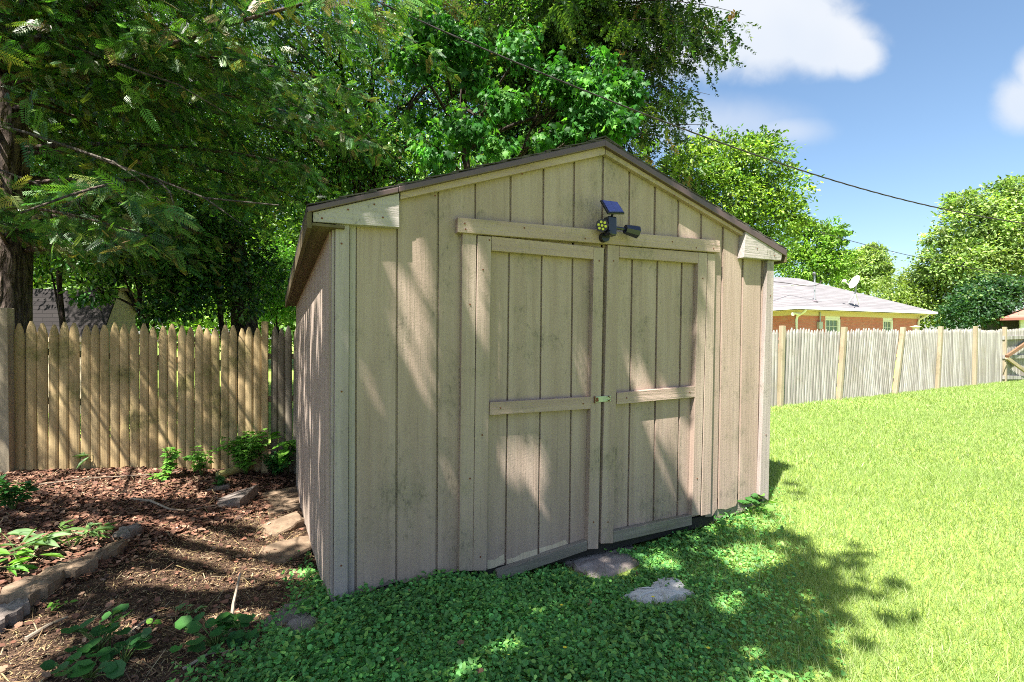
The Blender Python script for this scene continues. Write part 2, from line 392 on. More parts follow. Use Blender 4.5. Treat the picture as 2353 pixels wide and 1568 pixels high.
# ridge cap
for j in range(12):
    a0 = RG+WG*(j/12); a1 = RG+WG*((j+1.15)/12)
    for e in (EL, ER):
        dd = (e-RG); dd = dd/np.linalg.norm(dd)*.13
        top = [a0+[0,0,.022], a1+[0,0,.018], a1+dd+[0,0,.012], a0+dd+[0,0,.015]]; w.hexa(top, [v-np.array([0, 0, .007]) for v in top])
roof = w.build('roof', M['shed_shingle'], shed)
w = MB()
w.prism([(706,475.5),(916,430),(916,442),(708,488)], .02, .06); w.prism([(917,428.5),(1391,322),(1391,335.5),(917,441.5)], .02, .058)
w.prism([(1391,322),(1808,576),(1807,589),(1391,335.5)], .02, .058)
w.build('drip_edge', M['drip'], roof, bevel=.003)
# left eave: fascia and soffit
w = MB(); e0 = EL-[0,0,.02]; e1 = EL+WL-[0,0,.02]
hd = np.array([D2[0], D2[1], 0])*.02
w.hexa([e0, e0+hd, e0+hd-[0,0,.07], e0-[0,0,.07]], [e1, e1+hd, e1+hd-[0,0,.07], e1-[0,0,.07]]); w.build('eave_fascia', M['soffit'], shed, bevel=.002)
w = MB(); s0 = e0+hd*1.1-[0,0,.045]; s1 = e1+hd*1.1-[0,0,.045]; hw = np.array([D2[0], D2[1], 0])*.135
w.hexa([s0, s0+hw, s0+hw-[0,0,.012], s0-[0,0,.012]], [s1, s1+hw, s1+hw-[0,0,.012], s1-[0,0,.012]]); w.build('soffit', M['soffit'], shed)
w = MB(); e0 = ER-[0,0,.02]; e1 = ER+WR-[0,0,.02]; hd = -hd
w.hexa([e0, e0+hd, e0+hd-[0,0,.07], e0-[0,0,.07]], [e1, e1+hd, e1+hd-[0,0,.07], e1-[0,0,.07]]); w.build('eave_fascia', M['soffit'], shed, bevel=.002)
# boards of the gable
def part(name, quad, p0, p1, mat, parent=shed, bevel=.0025):
    return MB().prism(quad, p0, p1).build(name, mat, parent, bevel)
part('rake_board', [(920,441),(1390.5,335),(1390.5,355),(920,458)], 0.0005, .033, M['trim_h'])
part('rake_board', [(1392,335),(1712,530),(1713,545),(1392,355)], 0.0005, .033, M['trim_h'])
o = part('gable_end_board', [(719,488),(917.5,444),(918,523),(719,510)], 0.0005, .045, M['block']); tag(o, 'grey peeling triangular board under the eave')
o = part('gable_end_board', [(1714,531),(1798,582),(1795,599),(1709,592)], 0.0005, .052, M['block']); tag(o, 'sunlit peeling triangular board under the eave')
part('corner_board', [(771,512),(803,516),(799,1388),(767,1394)], 0.0005, .030, M['post'])
part('corner_board', [(804,517),(817.5,519),(814,1374),(800,1384)], 0.0005, .006, M['post'], bevel=0)
part('corner_board', [(763,513),(769.5,513),(765.5,1394),(759.5,1388)], -.03, .012, M['post'], bevel=.002)
part('corner_board', [(1764,598),(1779,600),(1766,1151),(1746,1138)], 0.0005, .030, M['post'])
part('foundation_skid', [(836,1366),(1075,1306),(1075,1336),(836,1396)], -.05, -.014, M['bare'])
part('foundation_skid', [(1636,1168),(1742,1130),(1742,1165),(1636,1200)], -.05, -.014, M['bare'])
part('header_board', [(1052,499),(1655,553.5),(1655,581),(1052,534)], 0.0005, .042, M['trim_h'])
part('door_casing', [(1063,536),(1095,539),(1087,1313),(1055,1313)], 0.0005, .026, M['trim_v'])
part('door_casing', [(1627,582),(1644,584),(1633,1182),(1612,1186)], 0.0005, .026, M['trim_v'])
part('under_door_shade', [(1075,1318),(1640,1180),(1640,1205),(1075,1345)], -.10, -.013, M['dark'])  # dark strip below the leaves; the gap's shade is painted in its colour
# doors ---------------------------------------------------------------
def interpx(top, bot, y): return top[0]+(bot[0]-top[0])*(y-top[1])/(bot[1]-top[1])
def door(label, lt, lb, rt, rb, grooves, stiles, rails):
    d = thing('door', None, None, (0, 0, 0)); d.parent = shed
    d.location = (0, 0, 0); tag(d, label)
    w = MB(); cols = [(lt, lb)]+grooves+[(rt, rb)]
    for (a, ab), (b, bb) in zip(cols, cols[1:]):
        w.prism([(a[0]+2.2, a[1]), (b[0]-2.2, b[1]), (bb[0]-2.2, bb[1]), (ab[0]+2.2, ab[1])], -.020, -.008)
    w.prism([lt, rt, rb, lb], -.035, -.022)
    w.build('door_panel', M['siding'], d)
    for q in stiles: part('stile', q, -.0075, .030, M['trim_v'], d)
    for q, mt in rails: part('rail', q, -.0075, .028, M[mt], d)
    return d
dl = door('left door leaf', (1098,541), (1087,1312), (1388,569), (1375,1238),
     [((1170,546),(1161,1298)), ((1245,553),(1237,1276)), ((1316,560),(1308,1256))],
     [[(1098,541),(1129.5,544),(1118,1312),(1087.5,1312)], [(1365,568.5),(1388,570),(1375,1262),(1351,1263)]],
     [([(1130,543),(1364.5,567.5),(1364.5,596),(1130,576)],'trim_h'), ([(1125.5,925),(1358.5,912),(1358,940),(1125,955)],'trim_h'), ([(1143,1314),(1350,1243),(1350,1265),(1143,1337)],'bare')])
M['bare_tan'] = wood('peeled_tan_wood', (.42,.34,.24), (.54,.45,.33), dirt_amt=.4, moss_amt=0)
for q_ in ([(1120,1288),(1138,1286),(1158,1273),(1160,1293),(1138,1304),(1120,1309)], [(1164,1286),(1185,1281),(1200,1271),(1235,1262),(1235,1276),(1200,1286),(1165,1297)], [(1239,1260),(1270,1252),(1300,1240),(1305,1250),(1270,1261),(1240,1271)]):
    MB().prism(q_, -.0078, -.0068).build('peeled_patch', M['bare_tan'], dl)
dr = door('right door leaf', (1397,564), (1381,1240), (1626,581), (1608,1184),
     [((1453,569),(1442,1222)), ((1511,573),(1501,1206)), ((1567,577),(1556,1192))],
     [[(1397,563),(1423,565),(1409,1249),(1381,1250)], [(1605.5,580),(1626,582),(1609,1184),(1590.5,1186)]],
     [([(1423.5,565.5),(1605,580.5),(1605,605.5),(1423.5,592)],'trim_h'), ([(1418,903),(1600,887),(1599.5,913),(1417.5,930)],'trim_h'), ([(1409.5,1222),(1590,1184),(1590,1207),(1409.5,1248)],'bare')])
hs = MB().prism([(1366,912),(1404,909.5),(1404,922),(1366,926)], .032, .036).build('hasp', M['zinc'], dl, .001)
w = MB(); w.tube([FP(1367,911,.040), FP(1367,927,.040)], .004, 8); w.prism([(1370,914),(1375,914),(1376,923),(1370,924)], .036, .038); w.build('hinge_pin', M['rust'], hs)
w = MB(); c = FP(1398,916,.036); nn = np.array([-N2[0], -N2[1], 0]); 
a = np.linspace(0, np.pi, 9); w.tube([c+nn*.018*math.sin(q)+np.array([0,0,.012])*math.cos(q) for q in a], .0028, 8); w.build('staple', M['rust'], hs)
w = MB(); rr = random.Random(9)
for (x, y, p) in [(1068,514,.042),(1070,527,.042),(1205,524,.042),(1345,549,.042),(1545,556,.042),(1600,570,.042),(1640,572,.042),(1125,552,.03),(740,502,.045),(800,482,.045),(860,470,.045),(880,500,.045),(1740,572,.052),(1780,588,.052),(785,560,.03),(785,900,.03),(1080,700,.026),(1080,1100,.026),(1110,620,.03),(1108,1000,.03),(1104,1280,.03),(1377,600,.03),(1364,1200,.03),(1410,600,.03),(1397,1200,.03),(1615,640,.03),(1602,1100,.03),(1150,938,.028),(1340,928,.028),(1440,915,.028),(1585,902,.028),(784,1300,.03),(1770,680,.03),(1760,1000,.03),(1000,450,.033),(1200,400,.033),(1550,450,.033)]:
    c = FP(x, y, p+.001); w = MB(); w.tube([c-nn*.003, c+nn*.002], .0042, 8); w.build('nail_head', M['rust'], shed)

# ------------------------------------------------------------------ solar flood light on the gable
b0 = FP(1390, 545, .055)
sl = thing('solar_flood_light', 'black solar security light with two lamp heads and blue panel mounted above the shed doors', 'security light', tuple(b0))
Du = np.array([D2[0], D2[1], 0]); Nn = np.array([N2[0], N2[1], 0]); Uz = np.array([0, 0, 1.])
def drum(w, c, ax, r, h, seg=20, r2=None):
    ax = np.array(ax, float)/np.linalg.norm(ax)
    w.tube([c-ax*h/2, c-ax*h/2+ax*.0005, c+ax*h/2-ax*.0005, c+ax*h/2], [r*.9, r, r2 or r, (r2 or r)*.9], seg)
def PX(x, y, p):          # point on the plane standing p off the front
    return FP(x, y, p)
w = MB(); drum(w, PX(1388.5,546,.058), -Nn, .028, .03); w.build('wall_mount', M['black_plastic'], sl, smooth=False)
w = MB(); c = PX(1402,521,.095)
w.obox(c, Du*.029, Uz*.054, Nn*.026); w.build('sensor_body', M['navy_plastic'], sl, bevel=.008)
w = MB(); c2 = PX(1402,532,.124); drum(w, c2-Uz*.005, -Nn, .016, .014, 16, .010); w.build('motion_sensor', M['black_plastic'], sl)
# neck and panel
w = MB(); w.tube([PX(1404,505,.10), PX(1407,494,.10), PX(1409,488,.105)], .007, 10); w.build('panel_neck', M['black_plastic'], sl)
TL, TR, BR, BL = PX(1380,459,.085), PX(1419,464,.085), PX(1436,490,.15), PX(1398,490,.15)
nrmP = np.cross(TR-TL, BL-TL); nrmP /= np.linalg.norm(nrmP)
if nrmP[1] > 0: nrmP = -nrmP
pnl = MB().hexa([TL, TR, BR, BL], [q-nrmP*.012 for q in (TL, TR, BR, BL)]).build('solar_panel', M['black_plastic'], sl, bevel=.003)
t = NT('photovoltaic_cells'); tcx = t.coord(); n1 = t.noise(tcx, 12, 2)
solar = t.bsdf(t.mix(n1, (.045,.05,.20), (.08,.085,.30)), .18, spec=.6)
w = MB()
for i in range(2):
    for j in range(3):
        f = lambda u, v: (TL*(1-u)*(1-v)+TR*u*(1-v)+BR*u*v+BL*(1-u)*v)+nrmP*.0045
        u0, u1 = .07+.43*i+.004, .07+.43*(i+1)-.004; v0, v1 = .07+.287*j+.003, .07+.287*(j+1)-.003
        q = [f(u0, v0), f(u1, v0), f(u1, v1), f(u0, v1)]; w.hexa(q, [k-nrmP*.006 for k in q])
w.build('solar_cell', solar, pnl)
# lamp heads
fl = np.array([-.30, -.94, -.12]); fl /= np.linalg.norm(fl)
c = PX(1384,519,.10)
hd1 = thing('lamp_head', None, None, (0, 0, 0)); hd1.parent = sl
w = MB(); w.tube([c-fl*.05, c-fl*.045, c-fl*.004, c+fl*.012], [.020, .028, .036, .038], 8); w.tube([c-fl*.03, PX(1396,524,.09)], .009, 8); w.build('housing', M['black_plastic'], hd1)
ex = np.cross(fl, Uz); ex /= np.linalg.norm(ex); ey = np.cross(ex, fl)
for k in range(7):
    a = k*math.pi/3+.3; rr_ = .0 if k == 6 else .0205
    q = c+fl*.0135+(ex*math.cos(a)+ey*math.sin(a))*rr_
    w = MB(); drum(w, q, fl, .0078, .004, 14, .0062); w.build('led', M['led'], hd1)
fr = Du*.93+np.array([.0, -.1, -.12]); fr /= np.linalg.norm(fr)
c = PX(1436,527,.10)
hd2 = thing('lamp_head', None, None, (0, 0, 0)); hd2.parent = sl
w = MB(); w.tube([c, c+fr*.01, c+fr*.065, c+fr*.085], [.026, .030, .036, .038], 8); w.tube([PX(1410,523,.10), c+fr*.01], .010, 8); w.build('housing', M['navy_plastic'], hd2, bevel=.001)
w = MB(); drum(w, c+fr*.0865, fr, .030, .003, 8); w.build('lens', simple('lamp_lens', (.35,.36,.34), .15, .6), hd2)
for h in (hd1, hd2, dl, dr): h.location = (0, 0, 0)

# ------------------------------------------------------------------ ground sheet
def axis_pts(lo, hi, near_lo, near_hi, step, grow=1.12):
    a = list(np.arange(near_lo, near_hi+1e-6, step)); s = step
    while a[-1] < hi: s *= grow; a.append(a[-1]+s)
    s = step
    while a[0] > lo: s *= grow; a.insert(0, a[0]-s)
    return np.array(a)
gx = axis_pts(-400, 400, -6, 6, .06); gy = axis_pts(-60, 600, .8, 8, .06)
XX, YY = np.meshgrid(gx, gy); ZZ = gz(XX, YY)
dirt_edge = lambda y: np.interp(y, [0, 1.4, 2.15, 4, 8], [-1.05, -1.02, -.90, -1.5, -3.5])
k = (XX < dirt_edge(YY)) & (YY < 5.6) & (YY > .8)
ZZ = ZZ+np.where(k, RNG.normal(0, .004, ZZ.shape), 0)
me = bpy.data.meshes.new('ground'); nx, ny = len(gx), len(gy)
idx = np.arange(nx*ny).reshape(ny, nx)
fc = np.stack([idx[:-1, :-1], idx[:-1, 1:], idx[1:, 1:], idx[1:, :-1]], -1).reshape(-1, 4)
me.vertices.add(nx*ny); me.vertices.foreach_set('co', np.stack([XX, YY, ZZ], -1).astype(np.float32).ravel())
me.loops.add(fc.size); me.loops.foreach_set('vertex_index', fc.astype(np.int32).ravel())
me.polygons.add(len(fc)); me.polygons.foreach_set('loop_start', np.arange(len(fc), dtype=np.int32)*4); me.polygons.foreach_set('use_smooth', np.ones(len(fc), bool)); me.update(calc_edges=True)
at = me.attributes.new('soil', 'FLOAT', 'POINT')
soil = np.clip((dirt_edge(YY)-XX)/.25+.5, 0, 1)*np.clip((6.2-YY)/.6, 0, 1)
at.data.foreach_set('value', soil.astype(np.float32).ravel())
t = NT('ground_soil_and_turf'); a = t.n('ShaderNodeAttribute', attribute_name='soil')
n1 = t.noise(t.coord(), 2.2, 6, .65); n2 = t.noise(t.coord(), 45, 5, .7); n3 = t.noise(t.coord(), .35, 4, .6)
dirt = t.mix(t.ramp(n2, .3, .7), (.028,.018,.012), (.10,.062,.042)); dirt = t.mix(t.math('MULTIPLY', t.ramp(n1, .45, .65), .6), dirt, (.15,.095,.062))
turf = t.mix(t.ramp(n2, .3, .7), (.15,.21,.035), (.28,.38,.08)); turf = t.mix(t.ramp(n3, .4, .65), turf, (.28,.38,.09))
m_ = t.ramp(t.math('ADD', a.outputs['Fac'], t.math('MULTIPLY', t.math('SUBTRACT', n1, .5), .5)), .35, .65)
me.materials.append(t.bsdf(t.mix(m_, turf, dirt), .95, n2, .8, .02, .1))
tag(link('ground', me), kind='structure')

# ------------------------------------------------------------------ picket fence: the run behind the shed and the run up to the gate
M['picket_tan'] = wood('mossy_picket', (.31,.22,.108), (.44,.33,.175), moss=(.16,.155,.045), moss_amt=.75, dirt=(.06,.042,.028), dirt_amt=.6, rot=0, bstr=.5)
M['picket_grey'] = wood('silver_picket', (.165,.15,.134), (.36,.342,.316), moss=(.24,.22,.17), moss_amt=.5, dirt=(.12,.10,.08), dirt_amt=.35, rot=0, bstr=.4)
M['picket_old'] = wood('old_brown_picket', (.16,.13,.095), (.25,.21,.16), moss=(.12,.12,.05), moss_amt=.5, dirt_amt=.5, rot=0)
M['fence_post_tan'] = wood('tan_fence_post', (.265,.215,.145), (.34,.285,.20), moss=(.2,.18,.10), moss_amt=.5, rot=0)
M['rail_wood'] = wood('fence_rail_wood', (.28,.22,.13), (.36,.29,.18), grain='h', rot=ANG)
LA = np.array([-4.4, 4.4]); LD = np.array([.94, .342]); RA = np.array([4.07, 7.5]); RD = np.array([.893, .451])
def s_of(px, A, Dv):
    a = (px-CX)/FPX; return (a*A[1]-A[0])/(Dv[0]-a*Dv[1])
fence = thing('picket_fence', 'long stockade picket fence running behind the shed to the gate', 'fence', (0.0, 6.0, 0.0))
def picket(w, A, Dv, s, width, zb, zt, ln=0.0, tip=.10, depth=.02, rot=0.0):
    nv = np.array([Dv[1], -Dv[0]])             # towards the lawn
    lv = []
    for (z, k) in ((zb, 1.0), (zt-tip, 1.0), (zt-tip*.45, .72), (zt, .26)):
        ring = []
        for i in range(7):
            a = math.pi*i/6
            o = -math.cos(a)*width/2*k; dpt = math.sin(a)*depth*(.4+.6*k)
            q = A+Dv*(s+o+ln*(z-zb))+nv*(dpt+.012)
            ring.append((q[0], q[1], z))
        lv.append(ring)
    v = [p for r_ in lv for p in r_]; f = []
    for L in range(3):
        for i in range(6): f.append([L*7+i, L*7+i+1, (L+1)*7+i+1, (L+1)*7+i])
        f.append([L*7+6, L*7, (L+1)*7, (L+1)*7+6])
    f.append(list(range(6, -1, -1))); f.append([21+i for i in range(7)])
    w.add(v, f)
def post(A, Dv, s, zt, ln=0.0, wd=.075, off=.05, mat='fence_post_tan', chamfer=.004):
    nv = np.array([Dv[1], -Dv[0]]); zb = float(gz(*(A+Dv*s)))-.1
    b = A+Dv*s+nv*off; tp = A+Dv*(s+ln*(zt-zb))+nv*off
    w = MB(); w.beam((b[0], b[1], zb), (tp[0], tp[1], zt), wd, wd, up=(nv[0], nv[1], 0)); return w.build('post', M[mat], fence, chamfer)
rnd = random.Random(21)
# left run
sposts = [s_of(22, LA, LD), s_of(610, LA, LD)]
zs = [150,232,315,390,465,543,620,690,760,830,900,972,1040,1108,1172,1240,1305,1365,1430,1492,1553,1615,1675,1735,1790,1850]
ss = [s_of(z*.3201, LA, LD) for z in zs]
def ltop(s): return 1.372-.012*max(0, min(2.5, s))
def panel(A, Dv, svals, widths, tops, leans, mat, tip, rails=True):
    w = MB()
    for s, wd, zt, ln in zip(svals, widths, tops, leans):
        zb = float(gz(*(A+Dv*s)))+rnd.uniform(-.03, .0)
        picket(w, A, Dv, s, wd, zb, zt+rnd.uniform(-.02, .02), ln+rnd.uniform(-.006, .006), tip+rnd.uniform(-.012, .012))
    return w.build('picket_panel', mat, fence)
def rails(A, Dv, s0, s1, zz):
    nv = np.array([Dv[1], -Dv[0]])
    for f in zz:
        a, b = A+Dv*s0-nv*.02, A+Dv*s1-nv*.02
        za, zb2 = float(gz(*(A+Dv*s0))), float(gz(*(A+Dv*s1)))
        w = MB(); w.beam((a[0], a[1], za+f), (b[0], b[1], zb2+f), .03, .06); w.build('rail', M['rail_wood'], fence)
n = len(ss); wds = [(ss[min(i+1, n-1)]-ss[max(i-1, 0)])/(2 if 0 < i < n-1 else 1)*rnd.uniform(.975, 1.01) for i in range(n)]
panel(LA, LD, ss, wds, [ltop(s) for s in ss], [0]*n, M['picket_tan'], .11); rails(LA, LD, sposts[0], sposts[1], (.18, .65, 1.1))
s_l = [sposts[0]-.1-.085*i for i in range(1, 22)]
panel(LA, LD, s_l, [.082]*len(s_l), [1.36]*len(s_l), [0]*len(s_l), M['picket_tan'], .11); rails(LA, LD, sposts[0]-2, sposts[0], (.18, .65, 1.1))
s_m = list(np.arange(sposts[1]+.085, sposts[1]+2.4, .071))
panel(LA, LD, s_m, [.068]*len(s_m), [ltop(s)+.005 for s in s_m], [0]*len(s_m), M['picket_old'], .11); rails(LA, LD, sposts[1], sposts[1]+2.4, (.25, .75, 1.2))
s_n = list(np.arange(sposts[1]+2.5, 8.72, .074)); 
panel(LA, LD, s_n, [.071]*len(s_n), [1.36]*len(s_n), [.03]*len(s_n), M['picket_grey'], .08); rails(LA, LD, sposts[1]+2.4, 8.98, (.3, .8, 1.1))
post(LA, LD, sposts[0], 1.50, -.01, .105, .055); o = post(LA, LD, sposts[1], 1.41, 0, .06, .035); o.data.materials[0] = M['picket_tan']
post(LA, LD, sposts[1]+2.45, 1.42); post(LA, LD, sposts[1]+4.6, 1.42); post(LA, LD, sposts[0]-2.1, 1.42)
# right run
rp = [s_of(x, RA, RD) for x in (1784,1919,2047,2145,2231,2301)]; rl = [.05, .13, .24, .12, .05, 0.0]
def rtop(s): return 1.385+.011*s+.014*math.sin(s*3.1)
sv = list(np.arange(-.34, rp[0]-.03, .0715)); panel(RA, RD, sv, [.0685]*len(sv), [rtop(0)]*len(sv), [.03]*len(sv), M['picket_grey'], .07)
for i in range(5):
    sv = list(np.arange(rp[i]+.06, rp[i+1]-.01, .0715)); ln = [np.interp(s, rp, rl) for s in sv]
    panel(RA, RD, sv, [.0685]*len(sv), [rtop(s) for s in sv], ln, M['picket_grey'], .07); rails(RA, RD, rp[i], rp[i+1], (.25, .65, 1.0))
for s, l in zip(rp, rl): post(RA, RD, s, rtop(s)+.055, l, .07, .055)

# ------------------------------------------------------------------ gate at the end of the run
gA = RA+RD*(rp[-1]+.07); gnv = np.array([RD[1], -RD[0]])
gate = thing('wooden_gate', 'wooden picket gate with brown diagonal braces at the end of the fence', 'gate', (gA[0], gA[1], float(gz(*gA))))
w = MB(); 
for i in range(16): picket(w, RA, RD, rp[-1]+.13+i*.082, .074, float(gz(*(RA+RD*(rp[-1]+.13+i*.082))))+.05, 1.47+.004*i, 0, .07)
w.build('picket_panel', M['picket_grey'], gate)
def gp(px, py):
    A = RA+gnv*.055; a = (px-CX)/FPX; s = (a*A[1]-A[0])/(RD[0]-a*RD[1]); q = A+RD*s; return np.array([q[0], q[1], HC+(CY-py)/FPX*q[1]])
def gz_line(p0, p1, k): q0, q1 = gp(*p0), gp(*p1); return q0, q0+(q1-q0)*k
for p0, p1 in (((2306,777),(2353,775.5)), ((2306,820.5),(2353,820)), ((2306,868),(2353,868))):
    a, b = gz_line(p0, p1, 1.45); w = MB(); w.beam(a, b, .045, .085); w.build('rail', M['picket_grey'], gate, .004)
for p0, p1, mt in (((2306,820),(2356,786),'brown'), ((2306,822),(2356,858),'grey')):
    a, b = gz_line(p0, p1, 1.3); a = a+np.r_[gnv*.047, 0]; b = b+np.r_[gnv*.047, 0]
    w = MB(); w.beam(a, b, .04, .08); o = w.build('brace', wood('brown_brace', (.17,.085,.05), (.24,.13,.08), grain='h') if mt == 'brown' else M['rail_wood'], gate, .004)
w = MB(); a = gp(2301, 820); w.obox(a+np.r_[gnv*.1, 0], np.r_[RD*.07, 0], np.r_[gnv*.004, 0], (0, 0, .02)); w.build('hinge', M['rust'], gate)
# ------------------------------------------------------------------ brick house beyond the fence
def brick_mat(name):
    t = NT(name)
    tc = t.n('ShaderNodeTexCoord'); mp = t.n('ShaderNodeMapping'); mp.inputs['Rotation'].default_value = (0, 0, -HR); t.l(tc.outputs['Object'], mp.inputs[0])
    sx = t.n('ShaderNodeSeparateXYZ'); t.l(mp.outputs[0], sx.inputs[0]); cx = t.n('ShaderNodeCombineXYZ')
    t.l(t.math('ADD', sx.outputs[0], sx.outputs[1]), cx.inputs[0]); t.l(sx.outputs[2], cx.inputs[1])
    br = t.n('ShaderNodeTexBrick'); br.inputs['Scale'].default_value = 1; br.inputs['Brick Width'].default_value = .22; br.inputs['Row Height'].default_value = .075
    br.inputs['Mortar Size'].default_value = .006; br.inputs['Color1'].default_value = (.50,.135,.115,1); br.inputs['Color2'].default_value = (.56,.185,.155,1); br.inputs['Mortar'].default_value = (.34,.21,.18,1)
    t.l(cx.outputs[0], br.inputs['Vector']); n = t.noise(t.coord(), 2.2, 6, .7); n2 = t.noise(t.coord((1, 1, 4)), 5, 4, .7)
    c = t.mix(t.math('MULTIPLY', t.ramp(n, .5, .7), .45), br.outputs[0], (.50,.27,.22)); c = t.mix(t.math('MULTIPLY', t.ramp(n2, .55, .7), .35), c, (.26,.075,.06))
    return t.bsdf(c, .85, br.outputs[1], .3, .01, .2)
HC2 = np.array([12.95, 21.9]); HR_END = np.array([23.0, 26.1])
hd_ = HR_END-HC2; HL = np.linalg.norm(hd_); hd_ = hd_/HL; hn_ = np.array([-hd_[1], hd_[0]]); HR = math.atan2(hd_[1], hd_[0])
ZE = 2.78
def hw(u, v, z): q = HC2+hd_*u+hn_*v; return np.array([q[0], q[1], z])
zg = .35
house = thing('brick_house', 'red brick house with low grey hip roof and cream eaves beyond the fence', 'house', (*hw(HL/2, 4, 0)[:2], zg))
M['brick'] = brick_mat('red_brick'); M['cream'] = simple('cream_paint', (.60,.46,.31), .55, .3, 0, .05, 3); M['white_trim'] = simple('white_paint', (.74,.69,.66), .5, .4, 0, .05, 5)
M['roof_grey'] = shingle_mat('grey_shingles', (.145,.137,.142), (.20,.19,.197), HR, .9, .10, .45)
M['glass'] = simple('window_glass', (.10,.16,.13), .08, .8, 0, .3, 3)
def hbox(w, u0, u1, v0, v1, z0, z1): w.hexa([hw(u0,v0,z0), hw(u1,v0,z0), hw(u1,v1,z0), hw(u0,v1,z0)], [hw(u0,v0,z1), hw(u1,v0,z1), hw(u1,v1,z1), hw(u0,v1,z1)])
DEP = 9.0; OV = .55
WU0, WU1 = OV, HL-OV; ZB = 2.42; ZF = 2.62
wins = []
def hs_of(px, v):        # along-house position of a photo column on the wall face
    a = (px-CX)/FPX; A = HC2+hn_*v; return (a*A[1]-A[0])/(hd_[0]-a*hd_[1])
def hz(px, py, v): u = hs_of(px, v); Y = (HC2+hd_*u+hn_*v)[1]; return HC+(CY-py)/FPX*Y
for (xa, xb, xc) in ((1899, 1927, 1931), (2031, 2049, 2052)):
    u0, u1, u2 = (hs_of(x, OV) for x in (xa, xb, xc)); wins.append((u0, u1, u2))
w = MB(); cuts = [WU0]+[q for a in wins for q in (a[0]-.08, a[2]+.02)]+[WU1]
for i in range(0, len(cuts), 2): hbox(w, cuts[i], cuts[i+1], OV, OV+.12, zg-.3, ZB)
for a in wins: hbox(w, a[0]-.08, a[2]+.02, OV, OV+.12, zg-.3, 1.25)
hbox(w, WU0, WU0+.12, OV+.121, DEP-OV, zg-.3, ZB); hbox(w, WU1-.12, WU1, OV+.121, DEP-OV, zg-.3, ZB); hbox(w, WU0, WU1, DEP-OV+.001, DEP-OV+.12, zg-.3, ZB)
# soldier course
w.build('wall', M['brick'], house)
w = MB(); hbox(w, WU0-.02, WU1+.02, OV-.03, OV+.1, ZB+.002, ZF); hbox(w, WU0-.03, WU0+.08, OV+.101, DEP-OV, ZB+.002, ZF); hbox(w, WU0, WU1, OV, DEP-OV, ZF+.02, ZF+.05); w.build('frieze', M['cream'], house)
w = MB(); hbox(w, .02, HL-.02, .03, DEP-.03, ZF+.002, ZF+.018); w.build('soffit', M['cream'], house)
for (u0, u1, u2) in wins:
    w = MB(); hbox(w, u0-.07, u2, OV+.02, OV+.06, ZB-.13, ZB); hbox(w, u1, u2, OV+.0, OV+.06, 1.2, ZB-.131)
    for a, b, c, d_ in ((u0-.06, u0, 1.32, ZB-.132), (u1-.06, u1-.001, 1.32, ZB-.132), (u0+.001, u1-.061, ZB-.20, ZB-.132), (u0+.001, u1-.061, 1.3, 1.36)): hbox(w, a, b, OV+.01, OV+.07, c, d_)
    win = w.build('window', M['white_trim'], house)
    w = MB(); hbox(w, u0+.002, u1-.062, OV+.06, OV+.07, 1.36, ZB-.2); w.build('pane', M['glass'], win)
    w = MB(); W_ = u1-.06-u0
    for k in (1, 2): hbox(w, u0+W_*k/3-.012, u0+W_*k/3+.012, OV+.045, OV+.058, 1.36, ZB-.2)
    for k in (1, 2): z = 1.36+(ZB-1.56)*k/3; hbox(w, u0, u0+W_, OV+.04, OV+.044, z-.012, z+.012)
    w.build('glazing_bar', M['white_trim'], win)
# hip roof
RZ = HC+(CY-636)/FPX*27.6
r1 = hw(4.3, DEP/2, RZ); r2 = hw(HL-4.7, DEP/2, RZ)
c = [hw(0, 0, ZE), hw(HL, 0, ZE), hw(HL, DEP, ZE), hw(0, DEP, ZE)]
w = MB(); w.add([*c, r1, r2], [[0,1,5,4],[1,2,5],[2,3,4,5],[3,0,4],[3,2,1,0]])
# taller wing running off to the rear
w2 = [hw(-3.0, 7, ZE), hw(2.6, 7, ZE), hw(2.6, 16, ZE), hw(-3.0, 16, ZE), hw(-.2, 9.0, RZ+1.2), hw(-.2, 14, RZ+1.2)]
w.add(w2, [[0,1,4],[1,2,5,4],[2,3,5],[3,0,4,5],[3,2,1,0]])
roofh = w.build('roof', M['roof_grey'], house)
w = MB()
for a, b in ((c[0], c[1]), (c[3], c[0]), (c[1], c[2])): w.beam(a-[0,0,.055], b-[0,0,.055], .10, .12)
w.build('gutter', M['white_trim'], house)
w = MB(); hbox(w, -2.4, 2.0, 7.6, 15.4, zg-.2, ZE-.05); w.build('wall', M['brick'], house)
for u in (.62, HL-.72):
    w = MB(); w.tube([hw(u, .02, ZE-.12), hw(u, .1, ZE-.22), hw(u, OV-.1, ZB-.05), hw(u, OV-.06, ZB-.2), hw(u, OV-.06, .4)], .055, 8); w.build('downspout', M['white_trim'], house)
um = hs_of(1888, OV-.15)
w = MB(); ue = hs_of(1881, OV); hbox(w, ue-.14, ue+.10, OV-.14, OV-.01, hz(1881, 756, OV), hz(1881, 740, OV)); w.build('electric_meter', simple('grey_box', (.42,.42,.42), .45, .5), house)
w = MB(); w.tube([hw(um, OV-.08, .4), hw(um, OV-.08, ZF)], .035, 8); w.build('conduit', simple('conduit_grey', (.36,.36,.38), .4, .5, .3), house)
ul = hs_of(1820, OV-.1)
w = MB(); 
for s_ in (-1, 1): w.tube([hw(ul, OV-.12, ZB+.10), hw(ul+s_*.10, OV-.2, ZB+.08), hw(ul+s_*.22, OV-.32, ZB+.02)], [.03, .05, .085], 10)
w.build('flood_light', M['white_trim'], house)
